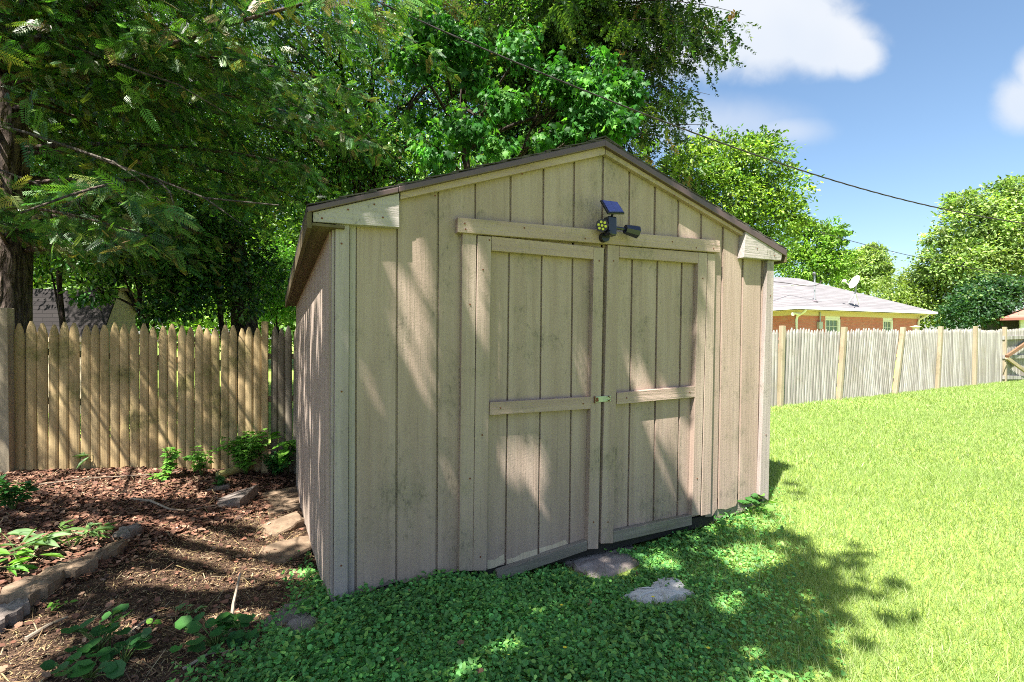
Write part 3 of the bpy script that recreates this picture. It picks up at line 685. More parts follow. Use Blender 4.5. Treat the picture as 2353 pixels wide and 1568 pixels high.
# service mast on the roof
mb_ = hw(um, .75, ZE+.36)
mast = thing('service_mast', 'grey electric service mast rising through the house roof', 'mast', tuple(mb_))
zt = HC+(CY-634)/FPX*mb_[1]
w = MB(); w.tube([mb_-[0,0,.15], (mb_[0], mb_[1], zt)], .035, 8); w.build('pole', simple('galvanised_pipe', (.38,.38,.42), .4, .5, .5), mast)
w = MB(); w.tube([(mb_[0], mb_[1], zt-.02), (mb_[0], mb_[1], zt+.06), (mb_[0]-.06, mb_[1]-.05, zt+.11), (mb_[0]-.13, mb_[1]-.1, zt+.06)], [.05, .075, .075, .06], 10); w.build('weather_head', simple('weatherhead', (.12,.12,.13), .5), mast)
w = MB(); w.tube([mb_-[0,0,.02], mb_+[0,0,.06]], [.16, .06], 10); w.build('roof_flashing', simple('lead_flashing', (.14,.12,.13), .6), mast)
bpt = hw(um-2.6, 2.2, 0); bz = ZE+(RZ-ZE)*2.2/(DEP/2)
w = MB(); w.tube([(mb_[0], mb_[1], zt-.42), (bpt[0], bpt[1], bz+.02)], .022, 8); w.build('stay_bar', M['white_trim'], mast)
# satellite dish on the roof
def P3(px, py, Y): return P(px, py, Y)
Yd = 23.7
db = P3(1950, 697, Yd)
dish = thing('satellite_dish', 'white satellite dish on a bent tripod mast on the grey roof', 'satellite dish', tuple(db))
w = MB(); w.tube([db, P3(1958, 684, Yd), P3(1966, 672, Yd), P3(1967, 652, Yd)], .035, 8); w.build('mast', simple('dish_mast', (.30,.29,.32), .5), dish)
w = MB(); w.tube([P3(1966,676,Yd), P3(1963,700,Yd-.3)], .016, 6); w.tube([P3(1967,676,Yd), P3(1974,701,Yd+.2)], .016, 6); w.build('strut', M['white_trim'], dish)
dc = P3(1967, 650, Yd); dn = np.array([-.88, -.12, .46]); dn /= np.linalg.norm(dn)
ex = np.cross(dn, [0,0,1]); ex /= np.linalg.norm(ex); ey = np.cross(ex, dn)
v = []; f = []; nr, ns = 5, 24
for side in (0, 1):
    for i in range(nr+1):
        r_ = i/nr
        for j in range(ns):
            a = 2*math.pi*j/ns; v.append(dc+ex*math.cos(a)*r_*.27+ey*math.sin(a)*r_*.36+dn*(.10*r_*r_-side*.012))
for side in (0, 1):
    o_ = side*(nr+1)*ns
    for i in range(nr):
        for j in range(ns): f.append([o_+i*ns+j, o_+i*ns+(j+1) % ns, o_+(i+1)*ns+(j+1) % ns, o_+(i+1)*ns+j])
w = MB(); w.add(v, f); w.build('reflector', M['white_trim'], dish, smooth=True, fix=False)
w = MB(); tip = dc+dn*.60-ey*.22; w.tube([dc-ey*.34+dn*.08, tip], .022, 6); w.obox(tip, ex*.07, dn*.05, ey*.05); w.build('feed_arm', M['white_trim'], dish)
# garden finial showing above the fence
fb = P3(1722, 757, 15); fb = P3(2104, 760, 16.5)
fin = thing('garden_lantern', 'small pale stone lantern top showing above the fence in front of the brick wall', 'lantern', (fb[0], fb[1], float(gz(fb[0], fb[1]))))
w = MB(); w.tube([(fb[0], fb[1], float(gz(fb[0], fb[1]))), (fb[0], fb[1], fb[2]-.1)], [.16, .12], 10); w.build('pedestal', simple('pale_stone', (.5,.44,.34), .8), fin)
w = MB(); w.tube([(fb[0],fb[1],fb[2]-.099), (fb[0],fb[1],fb[2]-.02), (fb[0],fb[1],fb[2]), (fb[0],fb[1],fb[2]+.10), (fb[0],fb[1],fb[2]+.13), (fb[0],fb[1],fb[2]+.17)], [.16,.15,.08,.09,.17,.03], 12); w.build('cap', simple('pale_stone_cap', (.55,.48,.36), .8), fin)

# ------------------------------------------------------------------ pale house at the far right
b0 = P3(2330, 745, 30); zg2 = .5
h2 = thing('sided_house', 'white sided house with a reddish roof half hidden behind the gate', 'house', (b0[0]+4, b0[1]+3, zg2))
t = NT('white_lap_siding'); tc = t.coord(); wv = t.n('ShaderNodeTexWave', wave_type='BANDS', bands_direction='Z', wave_profile='SAW'); wv.inputs['Scale'].default_value = 1.6; t.l(tc, wv.inputs[0])
sid = t.bsdf(t.mix(wv.outputs[1], (.62,.63,.64), (.74,.74,.73)), .6, wv.outputs[1], .6, .02)
cA = P3(2301, 745, 29.4)[:2]; ua = np.array([.80, -.60]); va = np.array([.60, .80]); zr = HC+(CY-733)/FPX*29.4
def h2p(u, v, z): q_ = cA+ua*u+va*v; return np.array([q_[0], q_[1], z])
def h2box(w, u0, u1, v0, v1, z0, z1): w.hexa([h2p(u0,v0,z0), h2p(u1,v0,z0), h2p(u1,v1,z0), h2p(u0,v1,z0)], [h2p(u0,v0,z1), h2p(u1,v0,z1), h2p(u1,v1,z1), h2p(u0,v1,z1)])
w = MB(); h2box(w, .9, 10, .5, 7, zg2-.3, zr); w.build('wall', sid, h2)
w = MB(); w.add([h2p(0,0,zr+.05), h2p(10.5,0,zr+.05), h2p(10.5,7.5,zr+.05), h2p(0,7.5,zr+.05), h2p(3.4,3.75,zr+1.5), h2p(7,3.75,zr+1.5)], [[0,1,5,4],[1,2,5],[2,3,4,5],[3,0,4],[3,2,1,0]])
w.build('roof', shingle_mat('red_shingles', (.30,.13,.10), (.38,.18,.14), 0, .6, .1), h2)
w = MB(); w.beam(h2p(0,-.02,zr-.02), h2p(10.5,-.02,zr-.02), .06, .16); w.beam(h2p(-.02,0,zr-.02), h2p(-.02,7.5,zr-.02), .06, .16); w.build('eave_fascia', simple('red_brown_trim', (.22,.08,.06), .6), h2)
w = MB(); h2box(w, .1, .88, .9, 6.5, zg2-.2, zr-.1); w.build('porch_shade', M['dark'], h2)  # solid near-black box, its colour standing in for the shade under the eave

# ------------------------------------------------------------------ neighbour's gambrel shed behind the left fence
Yn = 8.3
ns_ = thing('gambrel_shed', 'tan gambrel barn with dark shingle roof behind the picket fence', 'shed', (*P3(200, 750, Yn+1)[:2], -.1))
g = [P3(x, y, Yn+dy) for x, y, dy in ((233,760,0),(262,666,.35),(286,667,.7),(304,692,.95),(313,717,1.1),(309,770,1.1))]
g[0][2] = 1.28; low = [g[0]*[1,1,0]+[0,0,-.3], g[5]*[1,1,0]+[0,0,-.3]]
ext = np.array([-3.4, .45, 0.])
poly = [g[0], g[1], g[2], g[3], g[4], g[5], low[1], low[0]]
w = MB(); w.hexa(poly, [q+ext for q in poly]); w.build('wall', simple('beige_paint', (.46,.37,.26), .7, .2, 0, .12, 4), ns_)
w = MB(); e_ = np.array([.10, -.01, 0])
offs = [np.array([-.05,-.06,-.02]), np.array([0,0,.035]), np.array([0,0,.035]), np.array([.05,.02,.02]), np.array([.06,.02,.0])]
top = [g[i]+offs[i] for i in range(5)]
for i in range(4):
    a, b = top[i], top[i+1]; dn_ = np.cross(b-a, ext); dn_ /= np.linalg.norm(dn_); dn_ = dn_*(-1 if dn_[2] > 0 else 1)*.02
    w.hexa([a+e_, b+e_, b+ext, a+ext], [a+e_+dn_, b+e_+dn_, b+ext+dn_, a+ext+dn_])
w.build('roof', shingle_mat('brown_black_shingles', (.018,.015,.015), (.03,.026,.025), 0, .35, .075, .3), ns_)
w = MB()
for i in range(1, 5):
    if i < 4: w.beam(g[i]+e_*.9+[0.01,-.02,0], g[i+1]+e_*.9+[.01,-.02,0], .04, .05)
w.build('gable_trim', simple('brown_trim', (.20,.12,.06), .7), ns_)
w = MB(); w.beam(g[0]+[0,-.09,-.045], g[0]+ext+[0,-.09,-.045], .03, .09); w.build('eave_fascia', simple('tan_fascia', (.36,.29,.20), .7), ns_)

# ------------------------------------------------------------------ overhead wires
def wire(name, label, pts, rad, twist=0, n=90, strands=1):
    pts = [np.array(p) for p in pts]; d = np.r_[0, np.cumsum([np.linalg.norm(b-a) for a, b in zip(pts, pts[1:])])]
    A = np.array(pts); ts = np.linspace(0, d[-1], n); c = np.stack([_spl(d, A[:, i], ts) for i in range(3)], 1)
    w = MB()
    if strands == 1: w.tube(c, rad, 6)
    else:
        for k in range(strands):
            ph = 2*math.pi*k/strands+ts*twist; off = np.stack([0*ts, np.cos(ph), np.sin(ph)], 1)*rad*.95
            w.tube(c+off, rad*.8, 5)
    o = w.build(name, M['cable'], None, smooth=True); return tag(o, label, 'power line')
def _spl(x, y, t):
    return np.polyval(np.polyfit(x, y, min(5, len(x)-1)), t)
M['cable'] = simple('dark_cable', (.035,.028,.03), .6, .4)
Yw = 5.2
wire('power_line', 'thick twisted power cable sagging across the sky above the shed ridge', [P3(x, y, Yw+(x-1500)*.0012) for x, y in ((600,-130),(990,62),(1165,136),(1370,216),(1556,287),(1700,350),(1900,412),(2050,452),(2200,484),(2353,516),(2900,600))], .0050, 12.0, 420, 3)
wire('power_line', 'thin lower wire emerging from behind the shed roof towards the far trees', [P3(x, y, 11+(x-1000)*.006) for x, y in ((700,235),(1000,288),(1255,343),(1480,410),(1690,478),(1910,540),(2100,590),(2353,637),(2700,690))], .010, 0, 80)
wire('power_line', 'thin slack wire in front of the dark tree left of the shed ridge', [P3(x, y, 9.5+(x-1000)*.003) for x, y in ((560,60),(800,190),(1110,318),(1240,352),(1400,400),(1600,455))], .008, 0, 60)
wire('power_line', 'slack black service wire draped to the mast on the brick house roof', [P3(x, y, 24-(x-1700)*.004) for x, y in ((1640,600),(1780,648),(1800,650),(1840,656),(1880,654),(1888,646))], .018, 0, 40)

# ------------------------------------------------------------------ stones, slabs and sticks
def stone_mat(name, a, b, stain=(.1,.08,.06), sa=.5):
    t = NT(name); n = t.noise(t.coord(), 9, 6, .7); n2 = t.noise(t.coord(), 70, 4, .7); n3 = t.noise(t.coord(), 22, 5, .75)
    c = t.mix(t.ramp(n, .35, .65), a, b); c = t.mix(t.math('MULTIPLY', t.ramp(n3, .55, .68), sa), c, stain)
    return t.bsdf(c, .9, t.math('ADD', n, t.math('MULTIPLY', n2, .5)), .7, .012, .2)
M['stone_step'] = stone_mat('mauve_flagstone', (.235,.195,.175), (.35,.30,.275), sa=.35); M['stone_tan'] = stone_mat('tan_sandstone', (.15,.105,.07), (.235,.17,.115)); M['stone_grey'] = stone_mat('purple_grey_flagstone', (.15,.122,.108), (.235,.20,.175)); M['stone_white'] = stone_mat('white_limestone', (.40,.39,.37), (.54,.52,.48), (.12,.10,.09), .8)
def slab(name, label, outline, h, mat, sink=.02, tilt=0.0, cat='stone', group=None, rough=.006):
    """irregular flat stone whose top outline is given in photo points on the ground"""
    pts = [G(x, y) for x, y in outline]; c = np.mean(pts, 0)
    r_ = np.random.default_rng(abs(hash(label)) % 1000 if False else sum(map(ord, label)))
    ring = []
    n = len(pts)
    for i in range(n):
        a, b = pts[i], pts[(i+1) % n]
        for k in range(4): q = a+(b-a)*k/4; ring.append(q+np.r_[r_.normal(0, rough*1.3, 2), 0])
    ring = np.array(ring); zc = c[2]+h
    def lay(k, z, j): return np.c_[c[:2]+(ring[:, :2]-c[:2])*k, np.full(len(ring), z)+(ring[:, 0]-c[0])*tilt+r_.normal(0, j, len(ring))]
    L = [lay(1.0, c[2]-sink, 0), lay(1.03, zc-.018, .003), lay(.97, zc-.002, .003), lay(.6, zc+.003, .003)]
    v = np.concatenate(L+[np.array([[c[0], c[1], zc+.003]])]); m = len(ring); f = []
    for l in range(3):
        for i in range(m): f.append([l*m+i, l*m+(i+1) % m, (l+1)*m+(i+1) % m, (l+1)*m+i])
    for i in range(m): f.append([3*m+i, 3*m+(i+1) % m, 4*m])
    w = MB(); w.add(v, f); o = w.build(name, mat, None); return tag(o, label, cat, group)
slab('stepping_stone', 'purple grey flagstone step under the meeting doors', [(1290,1295),(1352,1268),(1400,1262),(1452,1262),(1478,1293),(1420,1322),(1372,1336),(1335,1318)], .03, M['stone_step'], cat='stepping stone')
slab('stepping_stone', 'jagged white stone lying in the clover in front of the doors', [(1432,1388),(1460,1370),(1500,1362),(1518,1342),(1545,1346),(1588,1365),(1570,1382),(1530,1392),(1500,1396)], .035, M['stone_white'], cat='stepping stone', rough=.010)
gs = 'edging stones beside the leaf litter'
slab('edging_stone', 'grey edging stone at the lower edge of the bed, nearest the camera', [(-60,1440),(0,1412),(40,1404),(62,1400),(66,1412),(30,1440),(-40,1475)], .05, M['stone_grey'], .08, 0, 'edging stone', gs)
slab('edging_stone', 'long tan edging stone with a sunlit flat top', [(-20,1392),(40,1352),(90,1340),(140,1336),(150,1345),(110,1378),(70,1400),(20,1404)], .055, M['stone_tan'], .08, 0, 'edging stone', gs)
slab('edging_stone', 'rounded brown edging stone between the long tan one and the pale end block', [(80,1340),(130,1312),(180,1300),(210,1300),(222,1312),(170,1336),(120,1342)], .05, M['stone_tan'], .08, 0, 'edging stone', gs)
slab('edging_stone', 'pale squared end block of the edging beside the bare soil', [(196,1290),(235,1272),(285,1258),(290,1262),(262,1290),(215,1298)], .045, M['stone_tan'], .08, 0, 'edging stone', gs)
slab('edging_stone', 'small dark edging stone half buried beyond the creeper', [(258,1240),(280,1228),(318,1222),(322,1230),(300,1244)], .05, M['stone_grey'], .06, 0, 'edging stone', gs)
slab('flagstone', 'wedge of pale flagstone tilted in the litter left of the stacked slabs', [(492,1172),(500,1152),(560,1146),(592,1143),(570,1160),(548,1170)], .07, M['stone_grey'], .05, .1, 'flagstone')
for i, (y, lb) in enumerate(((1142,'thin tan slab at the back of the row against the shed wall'),(1154,'mossy tan slab second from the back of the row by the shed wall'),(1165,'straight tan slab third from the back of the row by the shed wall'),(1178,'sunlit tan slab at the front of the row by the shed wall'))):
    slab('flagstone', lb, [(578,y+4),(590,y-5),(640,y-8),(690,y-9),(692,y-3),(650,y+3),(600,y+6)], .015+.008*(3-i), M['stone_tan'], .04, 0, 'flagstone', 'tan slabs laid against the shed side', .004)
slab('flagstone', 'broad sandy slab under needles along the shed side', [(560,1222),(600,1205),(680,1196),(700,1210),(640,1232),(575,1238)], .02, M['stone_tan'], .04, 0, 'flagstone')
slab('flagstone', 'sandy slab dusted with yellow needles beside the shed corner', [(565,1280),(620,1255),(705,1248),(722,1275),(640,1296),(580,1300)], .02, M['stone_tan'], .04, 0, 'flagstone')
slab('flagstone', 'long grey slab at the edge of the clover by the shed corner', [(600,1440),(650,1408),(730,1384),(748,1392),(700,1418),(640,1445)], .025, M['stone_grey'], .04, 0, 'flagstone')
slab('flagstone', 'low grey slab lying half under the clover', [(655,1450),(680,1424),(718,1412),(730,1428),(715,1455),(680,1466)], .02, M['stone_grey'], .04, 0, 'flagstone')
slab('flagstone', 'small pale flat stone in the shaded litter below the fence', [(470,1132),(500,1122),(530,1120),(522,1128),(490,1134)], .03, M['stone_grey'], .04, 0, 'flagstone')
M['moss_wood'] = wood('mossy_log', (.22,.18,.07), (.36,.34,.12), (.0,0,0), grain='h', moss_amt=0); M['stick'] = simple('dry_stick', (.30,.24,.18), .85, .2, 0, .3, 40)
a, b = G(500,1101), G(580,1082); w = MB(); w.tube([a+[0,0,.035], a*.5+b*.5+[0,0,.045], b+[0,0,.04]], [.035,.038,.032], 9, wob=.06); tag(w.build('mossy_log', M['moss_wood']), 'short yellow green mossy log below the fence', 'log')
def stick(label, pts, r0, name='fallen_twig'):
    q = [G(x, y)+np.array([0, 0, h]) for x, y, h in pts]; w = MB(); w.tube(q, np.linspace(r0, r0*.45, len(q)), 6, wob=.1); return tag(w.build(name, M['stick']), label, 'twig')
stick('long curved grey twig lying across the shaded litter', [(300,1152,.02),(345,1160,.03),(390,1180,.03),(430,1180,.02),(495,1170,.03)], .010)
stick('pale forked twig standing out of the soil above the violet leaves', [(528,1462,.0),(536,1430,.08),(552,1395,.16)], .009)
stick('thin pale stem lying straight across the red leaves near the fence', [(90,1122,.03),(200,1110,.04),(345,1098,.03),(420,1090,.03)], .006)
stick('bent pale stem lying among red leaves', [(170,1125,.02),(215,1110,.05),(280,1104,.03)], .004)
stick('short brown stick at the edge of the soil beside the edging stones', [(60,1475,.012),(110,1448,.02),(155,1425,.014)], .009)
stick('flat grey bark strip on the dark soil', [(300,1460,.008),(325,1442,.012),(355,1418,.008)], .014)
stick('thin dark twig on the litter above the bottom edge', [(420,1545,.01),(480,1520,.03),(560,1500,.012)], .006)
# ------------------------------------------------------------------ light, sky, camera
Lv = np.array([.268, .409, -.872]); Lv /= np.linalg.norm(Lv)
# ------------------------------------------------------------------ trees
def bark_mat(name, a, b, scale=1.0):
    t = NT(name); v = t.coord((6*scale, 6*scale, 1.4*scale))
    vo = t.n('ShaderNodeTexVoronoi', feature='DISTANCE_TO_EDGE'); vo.inputs['Scale'].default_value = 2.6
    nz = t.n('ShaderNodeTexNoise'); nz.inputs['Scale'].default_value = 2.0; nz.inputs['Detail'].default_value = 5; t.l(v, nz.inputs['Vector'])
    mx = t.mix(.35, v, nz.outputs['Color']); t.l(mx, vo.inputs['Vector'])
    n = t.noise(v, 5, 5, .7)
    c = t.mix(t.ramp(vo.outputs[0], .0, .22), tuple(q*.35 for q in a), a); c = t.mix(t.ramp(n, .4, .7), c, b)
    return t.bsdf(c, .95, t.math('ADD', t.ramp(vo.outputs[0], 0, .3), t.math('MULTIPLY', n, .5)), 1.0, .05*1/scale, .15)
M['bark'] = bark_mat('furrowed_bark', (.10,.075,.06), (.19,.145,.12)); M['bark_dark'] = bark_mat('dark_bark', (.055,.042,.034), (.09,.07,.055)); M['bark_grey'] = bark_mat('grey_bark', (.14,.12,.10), (.2,.18,.15))
M['needle'] = foliage('conifer_needles', .30, .42, .5, (1.25, 1.4, .5)); M['leaf'] = foliage('broad_leaves', .32, .36, .6, (1.25, 1.45, .45)); M['maple_leaf'] = foliage('maple_leaves', .45, .5, .22, (1.2, 1.45, .4)); M['leaf_far'] = foliage('distant_leaves', .4, .5, .4, (1.3, 1.35, .5))
def nrmz(v): return v/(np.linalg.norm(v, axis=-1, keepdims=True)+1e-9)

def conifer(name, label, base, height, trunk_r, zs, lens, azs, rng, spray, size, cols, droop=.42, hang=0.0, extra=None, node=.17, bl=.55, bark='bark', lean=(0, 0), flat=True, keep=None, sub=.11, lift=.16, tw=.35, ajit=.15):
    """trunk with level boughs; every bough carries side twigs with needled sprays"""
    base = np.array(base, float)
    root = thing(name, label, 'tree', tuple(base))
    hh = np.linspace(0, 1, 26); tr = trunk_r*(1-hh)**.8+.01; tr[:4] *= np.array([1.35, 1.2, 1.08, 1.0])
    tp = np.stack([base[0]+lean[0]*hh*height+.05*np.sin(hh*9), base[1]+lean[1]*hh*height, base[2]-.1+hh*height], 1)
    wt = MB(); wt.tube(tp, tr, 18, wob=.035)
    lb = LB(); Ps, Ax, Nm, Sz, Cl = [], [], [], [], []
    for z0, L, az in zip(zs, lens, azs):
        d = np.array([math.cos(az), math.sin(az), 0]); sd = np.array([-d[1], d[0], 0])
        b0 = np.array([np.interp(z0, tp[:, 2], tp[:, 0]), np.interp(z0, tp[:, 2], tp[:, 1]), z0])
        t = np.linspace(0, 1, 14); dr = droop*rng.uniform(.7, 1.3); wv = rng.normal(0, .09)
        path = b0+d*(L*t)[:, None]+sd*(wv*L*np.sin(t*3))[:, None]; path[:, 2] += lift*L*t-dr*L*t*t
        if keep is not None:
            vis = hem_path(path); m_ = int(np.argmax(vis)) if vis.any() else 14
            if m_ < 4: continue
            path = path[:m_]; t = t[:m_]
        wt.tube(path, np.linspace(.006+.0042*L, .003, 14)[:len(path)]*rng.uniform(.7, 1.1), 6)
        m = int(L/node); tt = rng.uniform(.12, 1, m); tt = tt[tt <= t[-1]]
        for ti in tt:
            o = np.array([np.interp(ti, t, path[:, i]) for i in range(3)])
            for sg in (-1, 1):
                l2 = bl*(1.15-ti)*rng.uniform(.5, 1.2)+.12; ang = rng.uniform(.6, 1.15)
                dd = d*math.cos(ang)+sd*sg*math.sin(ang)+np.array([0, 0, -.15-hang*rng.uniform(.5, 1.2)]); dd = dd/np.linalg.norm(dd)
                k = max(1, int(l2/sub)); f = (np.arange(k)+rng.uniform(0, 1))/k
                pos = o+dd*(l2*f)[:, None]+rng.normal(0, .025, (k, 3)); pos[:, 2] -= .25*(l2*f)**2
                # sprays alternate to both sides of the twig
                side = np.cross(dd, [0, 0, 1]); side /= np.linalg.norm(side)+1e-9
                s2 = np.where(np.arange(k) % 2 == 0, 1, -1)[:, None]
                ax = dd*rng.uniform(.5, 1, (k, 1))+side*s2*rng.uniform(.2, .9, (k, 1))+np.array([0, 0, -1])*(hang*rng.uniform(.3, 1.3, (k, 1))+.12)+rng.normal(0, ajit, (k, 3))
                Ps.append(pos); Ax.append(ax); Nm.append(np.array([0, 0, 1.0])+rng.normal(0, tw, (k, 3))); Sz.append(size*rng.uniform(.7, 1.25, k))
    Ps = np.concatenate(Ps); Ax = np.concatenate(Ax); Nm = np.concatenate(Nm); Sz = np.concatenate(Sz)
    if keep is not None:
        kk = keep(Ps, rng); Ps, Ax, Nm, Sz = Ps[kk], Ax[kk], Nm[kk], Sz[kk]
    if extra is not None:
        k = 6; e = np.repeat(extra, k, 0)+rng.normal(0, .055, (len(extra)*k, 3)); Ps = np.concatenate([Ps, e]); Ax = np.concatenate([Ax, unit(len(e), rng)+[0, 0, -.3]]); Nm = np.concatenate([Nm, unit(len(e), rng)+[-.3, -.4, .9]]); Sz = np.concatenate([Sz, size*rng.uniform(.9, 1.5, len(e))])
    n = len(Ps); pick = rng.choice(len(cols), n, p=[c[1] for c in cols]); C = np.zeros((n, 3))
    for i, (c, _) in enumerate(cols):
        s_ = pick == i; C[s_] = jit(c, s_.sum(), .22, .08, rng)
    lb.add(spray, Ps, basis(nrmz(Ax), nrmz(Nm)), Sz, C)
    wt.build('trunk', M[bark], root, smooth=True, fix=False); lb.build('crown', M['needle'], root)
    return root, n

def broad(name, label, base, blobs, nclus, per, leaf, col, rng, tmpl=LEAF, spread=None, bark='bark_grey', trunk_r=.15, mat='leaf', hang=.25, shell=.45, var=.22, cols=None, up=.7, cat='tree', trunk_to=None, limbs=True, flatten=.75):
    """broadleaved crown: leaf clumps through a set of rounded masses, with trunk and limbs"""
    base = np.array(base, float); root = thing(name, label, cat, tuple(base))
    B = np.array([b[:3] for b in blobs], float); Rr = np.array([b[3] for b in blobs], float)
    top = B.mean(0) if trunk_to is None else np.array(trunk_to)
    w = MB(); t = np.linspace(0, 1, 10)[:, None]; mid = base+(top-base)*t+np.c_[np.sin(t*5)*.03*np.linalg.norm(top-base), np.cos(t*4)*.02, 0*t]
    mid[0] = base-[0, 0, .1]
    w.tube(mid, np.linspace(trunk_r, trunk_r*.45, 10), 10, wob=.04)
    if limbs:
        for b, r in zip(B, Rr):
            s0 = mid[rng.integers(4, 9)]; e = b+rng.normal(0, .15, 3)*r; m2 = (s0+e)/2+np.array([0, 0, .12*np.linalg.norm(e-s0)])
            tt = np.linspace(0, 1, 8)[:, None]; pth = s0*(1-tt)**2+2*m2*tt*(1-tt)+e*tt**2
            w.tube(pth, np.linspace(trunk_r*.42, trunk_r*.08, 8), 6)
            for _ in range(4):
                e2 = b+unit(1, rng)[0]*r*.8; tt = np.linspace(0, 1, 5)[:, None]; p0 = pth[5]; w.tube(p0*(1-tt)+e2*tt, np.linspace(trunk_r*.14, trunk_r*.04, 5), 5)
    w.build('trunk', M[bark], root, smooth=True, fix=False)
    p = Rr**2/np.sum(Rr**2); bi = rng.choice(len(B), nclus, p=p); u = unit(nclus, rng); rad = rng.uniform(shell**3, 1, nclus)**(1/3)
    C0 = B[bi]+u*(rad*Rr[bi])[:, None]*np.array([1, 1, .85]); sp = (spread if spread else .22)*Rr[bi]
    ctone = np.exp(rng.normal(0, var, nclus))
    N = nclus*per; ci = np.repeat(np.arange(nclus), per)
    pos = C0[ci]+rng.normal(0, 1, (N, 3))*sp[ci][:, None]*np.array([1, 1, flatten])
    out = nrmz(u[ci]+rng.normal(0, .6, (N, 3)))
    ax = out+np.array([0, 0, -hang])+rng.normal(0, .35, (N, 3)); nm = np.array([0, 0, up])+out*.4+rng.normal(0, .45, (N, 3))
    if cols is None: cc = jit(col, N, .18, .08, rng)
    else:
        ch = rng.choice(len(cols), nclus, p=[c[1] for c in cols]); cc = np.array([c[0] for c in cols])[ch][ci]*np.exp(rng.normal(0, .18, (N, 1)))
    cc = cc*ctone[ci][:, None]
    lb = LB(); lb.add(tmpl, pos, basis(nrmz(ax), nrmz(nm)), leaf*rng.uniform(.65, 1.25, N), cc); lb.build('crown' if cat == 'tree' else 'leaves', M[mat], root)
    return root
def Bp(px, py, rpx, Y, dy=0.0):
    c = P(px, py, Y+dy); return (*c, rpx/FPX*(Y+dy))

LITW = [[(880,600),(905,590),(960,690),(1005,830),(985,840),(930,720)], [(930,562),(968,553),(1000,640),(1003,705),(955,640)], [(1090,600),(1117,590),(1129,640),(1135,800),(1100,840)], [(885,690),(940,770),(990,880),(975,905),(915,800)],
 [(1125,1010),(1242,998),(1248,1080),(1228,1145),(1190,1080),(1160,1085),(1138,1040)], [(1285,1000),(1312,1000),(1312,1070)], [(1318,750),(1356,840),(1356,905),(1336,880)], [(1445,810),(1500,870),(1522,1000),(1488,985),(1458,900)], [(1560,515),(1605,530),(1606,572),(1570,566)],
 [(1650,585),(1700,600),(1790,700),(1790,1150),(1630,1200),(1590,1010),(1622,760)], [(1000,940),(1040,1030),(1050,1140),(1020,1090)], [(1540,900),(1580,960),(1590,1110),(1560,1080)], [(820,800),(860,880),(900,1010),(870,980)]]
LITG = [[(40,1080),(430,1072),(440,1118),(250,1138),(40,1128)], [(280,1190),(560,1206),(600,1222),(560,1230),(300,1206)], [(330,1244),(500,1252),(640,1256),(705,1275),(620,1288),(450,1266)], [(260,1312),(420,1290),(560,1304),(500,1320),(300,1336)], [(565,1140),(690,1130),(702,1200),(600,1215),(572,1190)], [(-20,1255),(220,1235),(275,1250),(120,1335),(-20,1395)], [(470,1394),(560,1388),(610,1404),(520,1422)], [(-20,1440),(60,1430),(120,1470),(60,1600),(-20,1600)], [(230,1425),(300,1420),(330,1440),(250,1450)],
 [(1085,1512),(1120,1488),(1150,1502),(1118,1530),(1060,1590),(1040,1560)], [(1165,1480),(1190,1478),(1215,1508),(1180,1515)], [(1650,1262),(1750,1252),(1790,1288),(1700,1305)], [(1490,1262),(1535,1258),(1555,1288),(1500,1296)], [(1640,1372),(1690,1360),(1705,1380),(1640,1398)]]
LITF = [[(52,755),(98,755),(150,900),(232,1078),(182,1078),(108,930)], [(118,755),(168,752),(240,900),(345,1078),(272,1078),(188,920)], [(212,755),(302,755),(392,940),(428,1040),(370,1010),(288,860)],
 [(358,760),(412,755),(470,880),(542,1015),(490,1010),(428,900)], [(452,755),(502,755),(580,900),(622,1000),(578,1000),(518,880)], [(558,770),(602,760),(642,850),(682,970),(648,990)]]
NF = np.array([-LD[1], LD[0]])
def inside(poly, x, y):
    r_ = np.zeros(len(x), bool); j = len(poly)-1
    for i in range(len(poly)):
        (xi, yi), (xj, yj) = poly[i], poly[j]
        r_ ^= ((yi > y) != (yj > y)) & (x < (xj-xi)*(y-yi)/((yj-yi) if yj != yi else 1e-9)+xi); j = i
    return r_
def lit_gap(pos):
    tw_ = ((O2[None]-pos[:, :2])@N2)/(Lv[:2]@N2); hitw = pos+Lv*tw_[:, None]; u_ = (hitw[:, :2]-O2)@D2
    onw = (tw_ > 0) & (u_ > -.1) & (u_ < 3.05) & (hitw[:, 2] > -.05) & (hitw[:, 2] < 2.4)
    tg_ = pos[:, 2]/-Lv[2]; hit = np.where(onw[:, None], hitw, pos+Lv*tg_[:, None])
    hx = CX+hit[:, 0]/np.maximum(hit[:, 1], .2)*FPX; hy = CY-(hit[:, 2]-HC)/np.maximum(hit[:, 1], .2)*FPX; cut = np.zeros(len(pos), bool)
    for pl in LITW: cut |= onw & inside(pl, hx, hy)
    for pl in LITG: cut |= ~onw & inside(pl, hx, hy)
    tf_ = ((LA[None]-pos[:, :2])@NF)/(Lv[:2]@NF); hf = pos+Lv*tf_[:, None]; sf = (hf[:, :2]-LA)@LD
    onf = (tf_ > 0) & (hf[:, 2] > -.2) & (hf[:, 2] < 1.42) & (sf > -1) & (sf < 2.9)
    fx = CX+hf[:, 0]/np.maximum(hf[:, 1], .2)*FPX; fy = CY-(hf[:, 2]-HC)/np.maximum(hf[:, 1], .2)*FPX
    for pl in LITF: cut |= onf & inside(pl, fx, fy)
    return cut
HEM = [((.022,.075,.014), .24), ((.05,.155,.024), .33), ((.12,.26,.04), .24), ((.21,.27,.055), .10), ((.27,.24,.06), .045), ((.15,.11,.05), .045)]
rg = np.random.default_rng(101)
tz = float(gz(-6.0, 5.7))
nb = 84
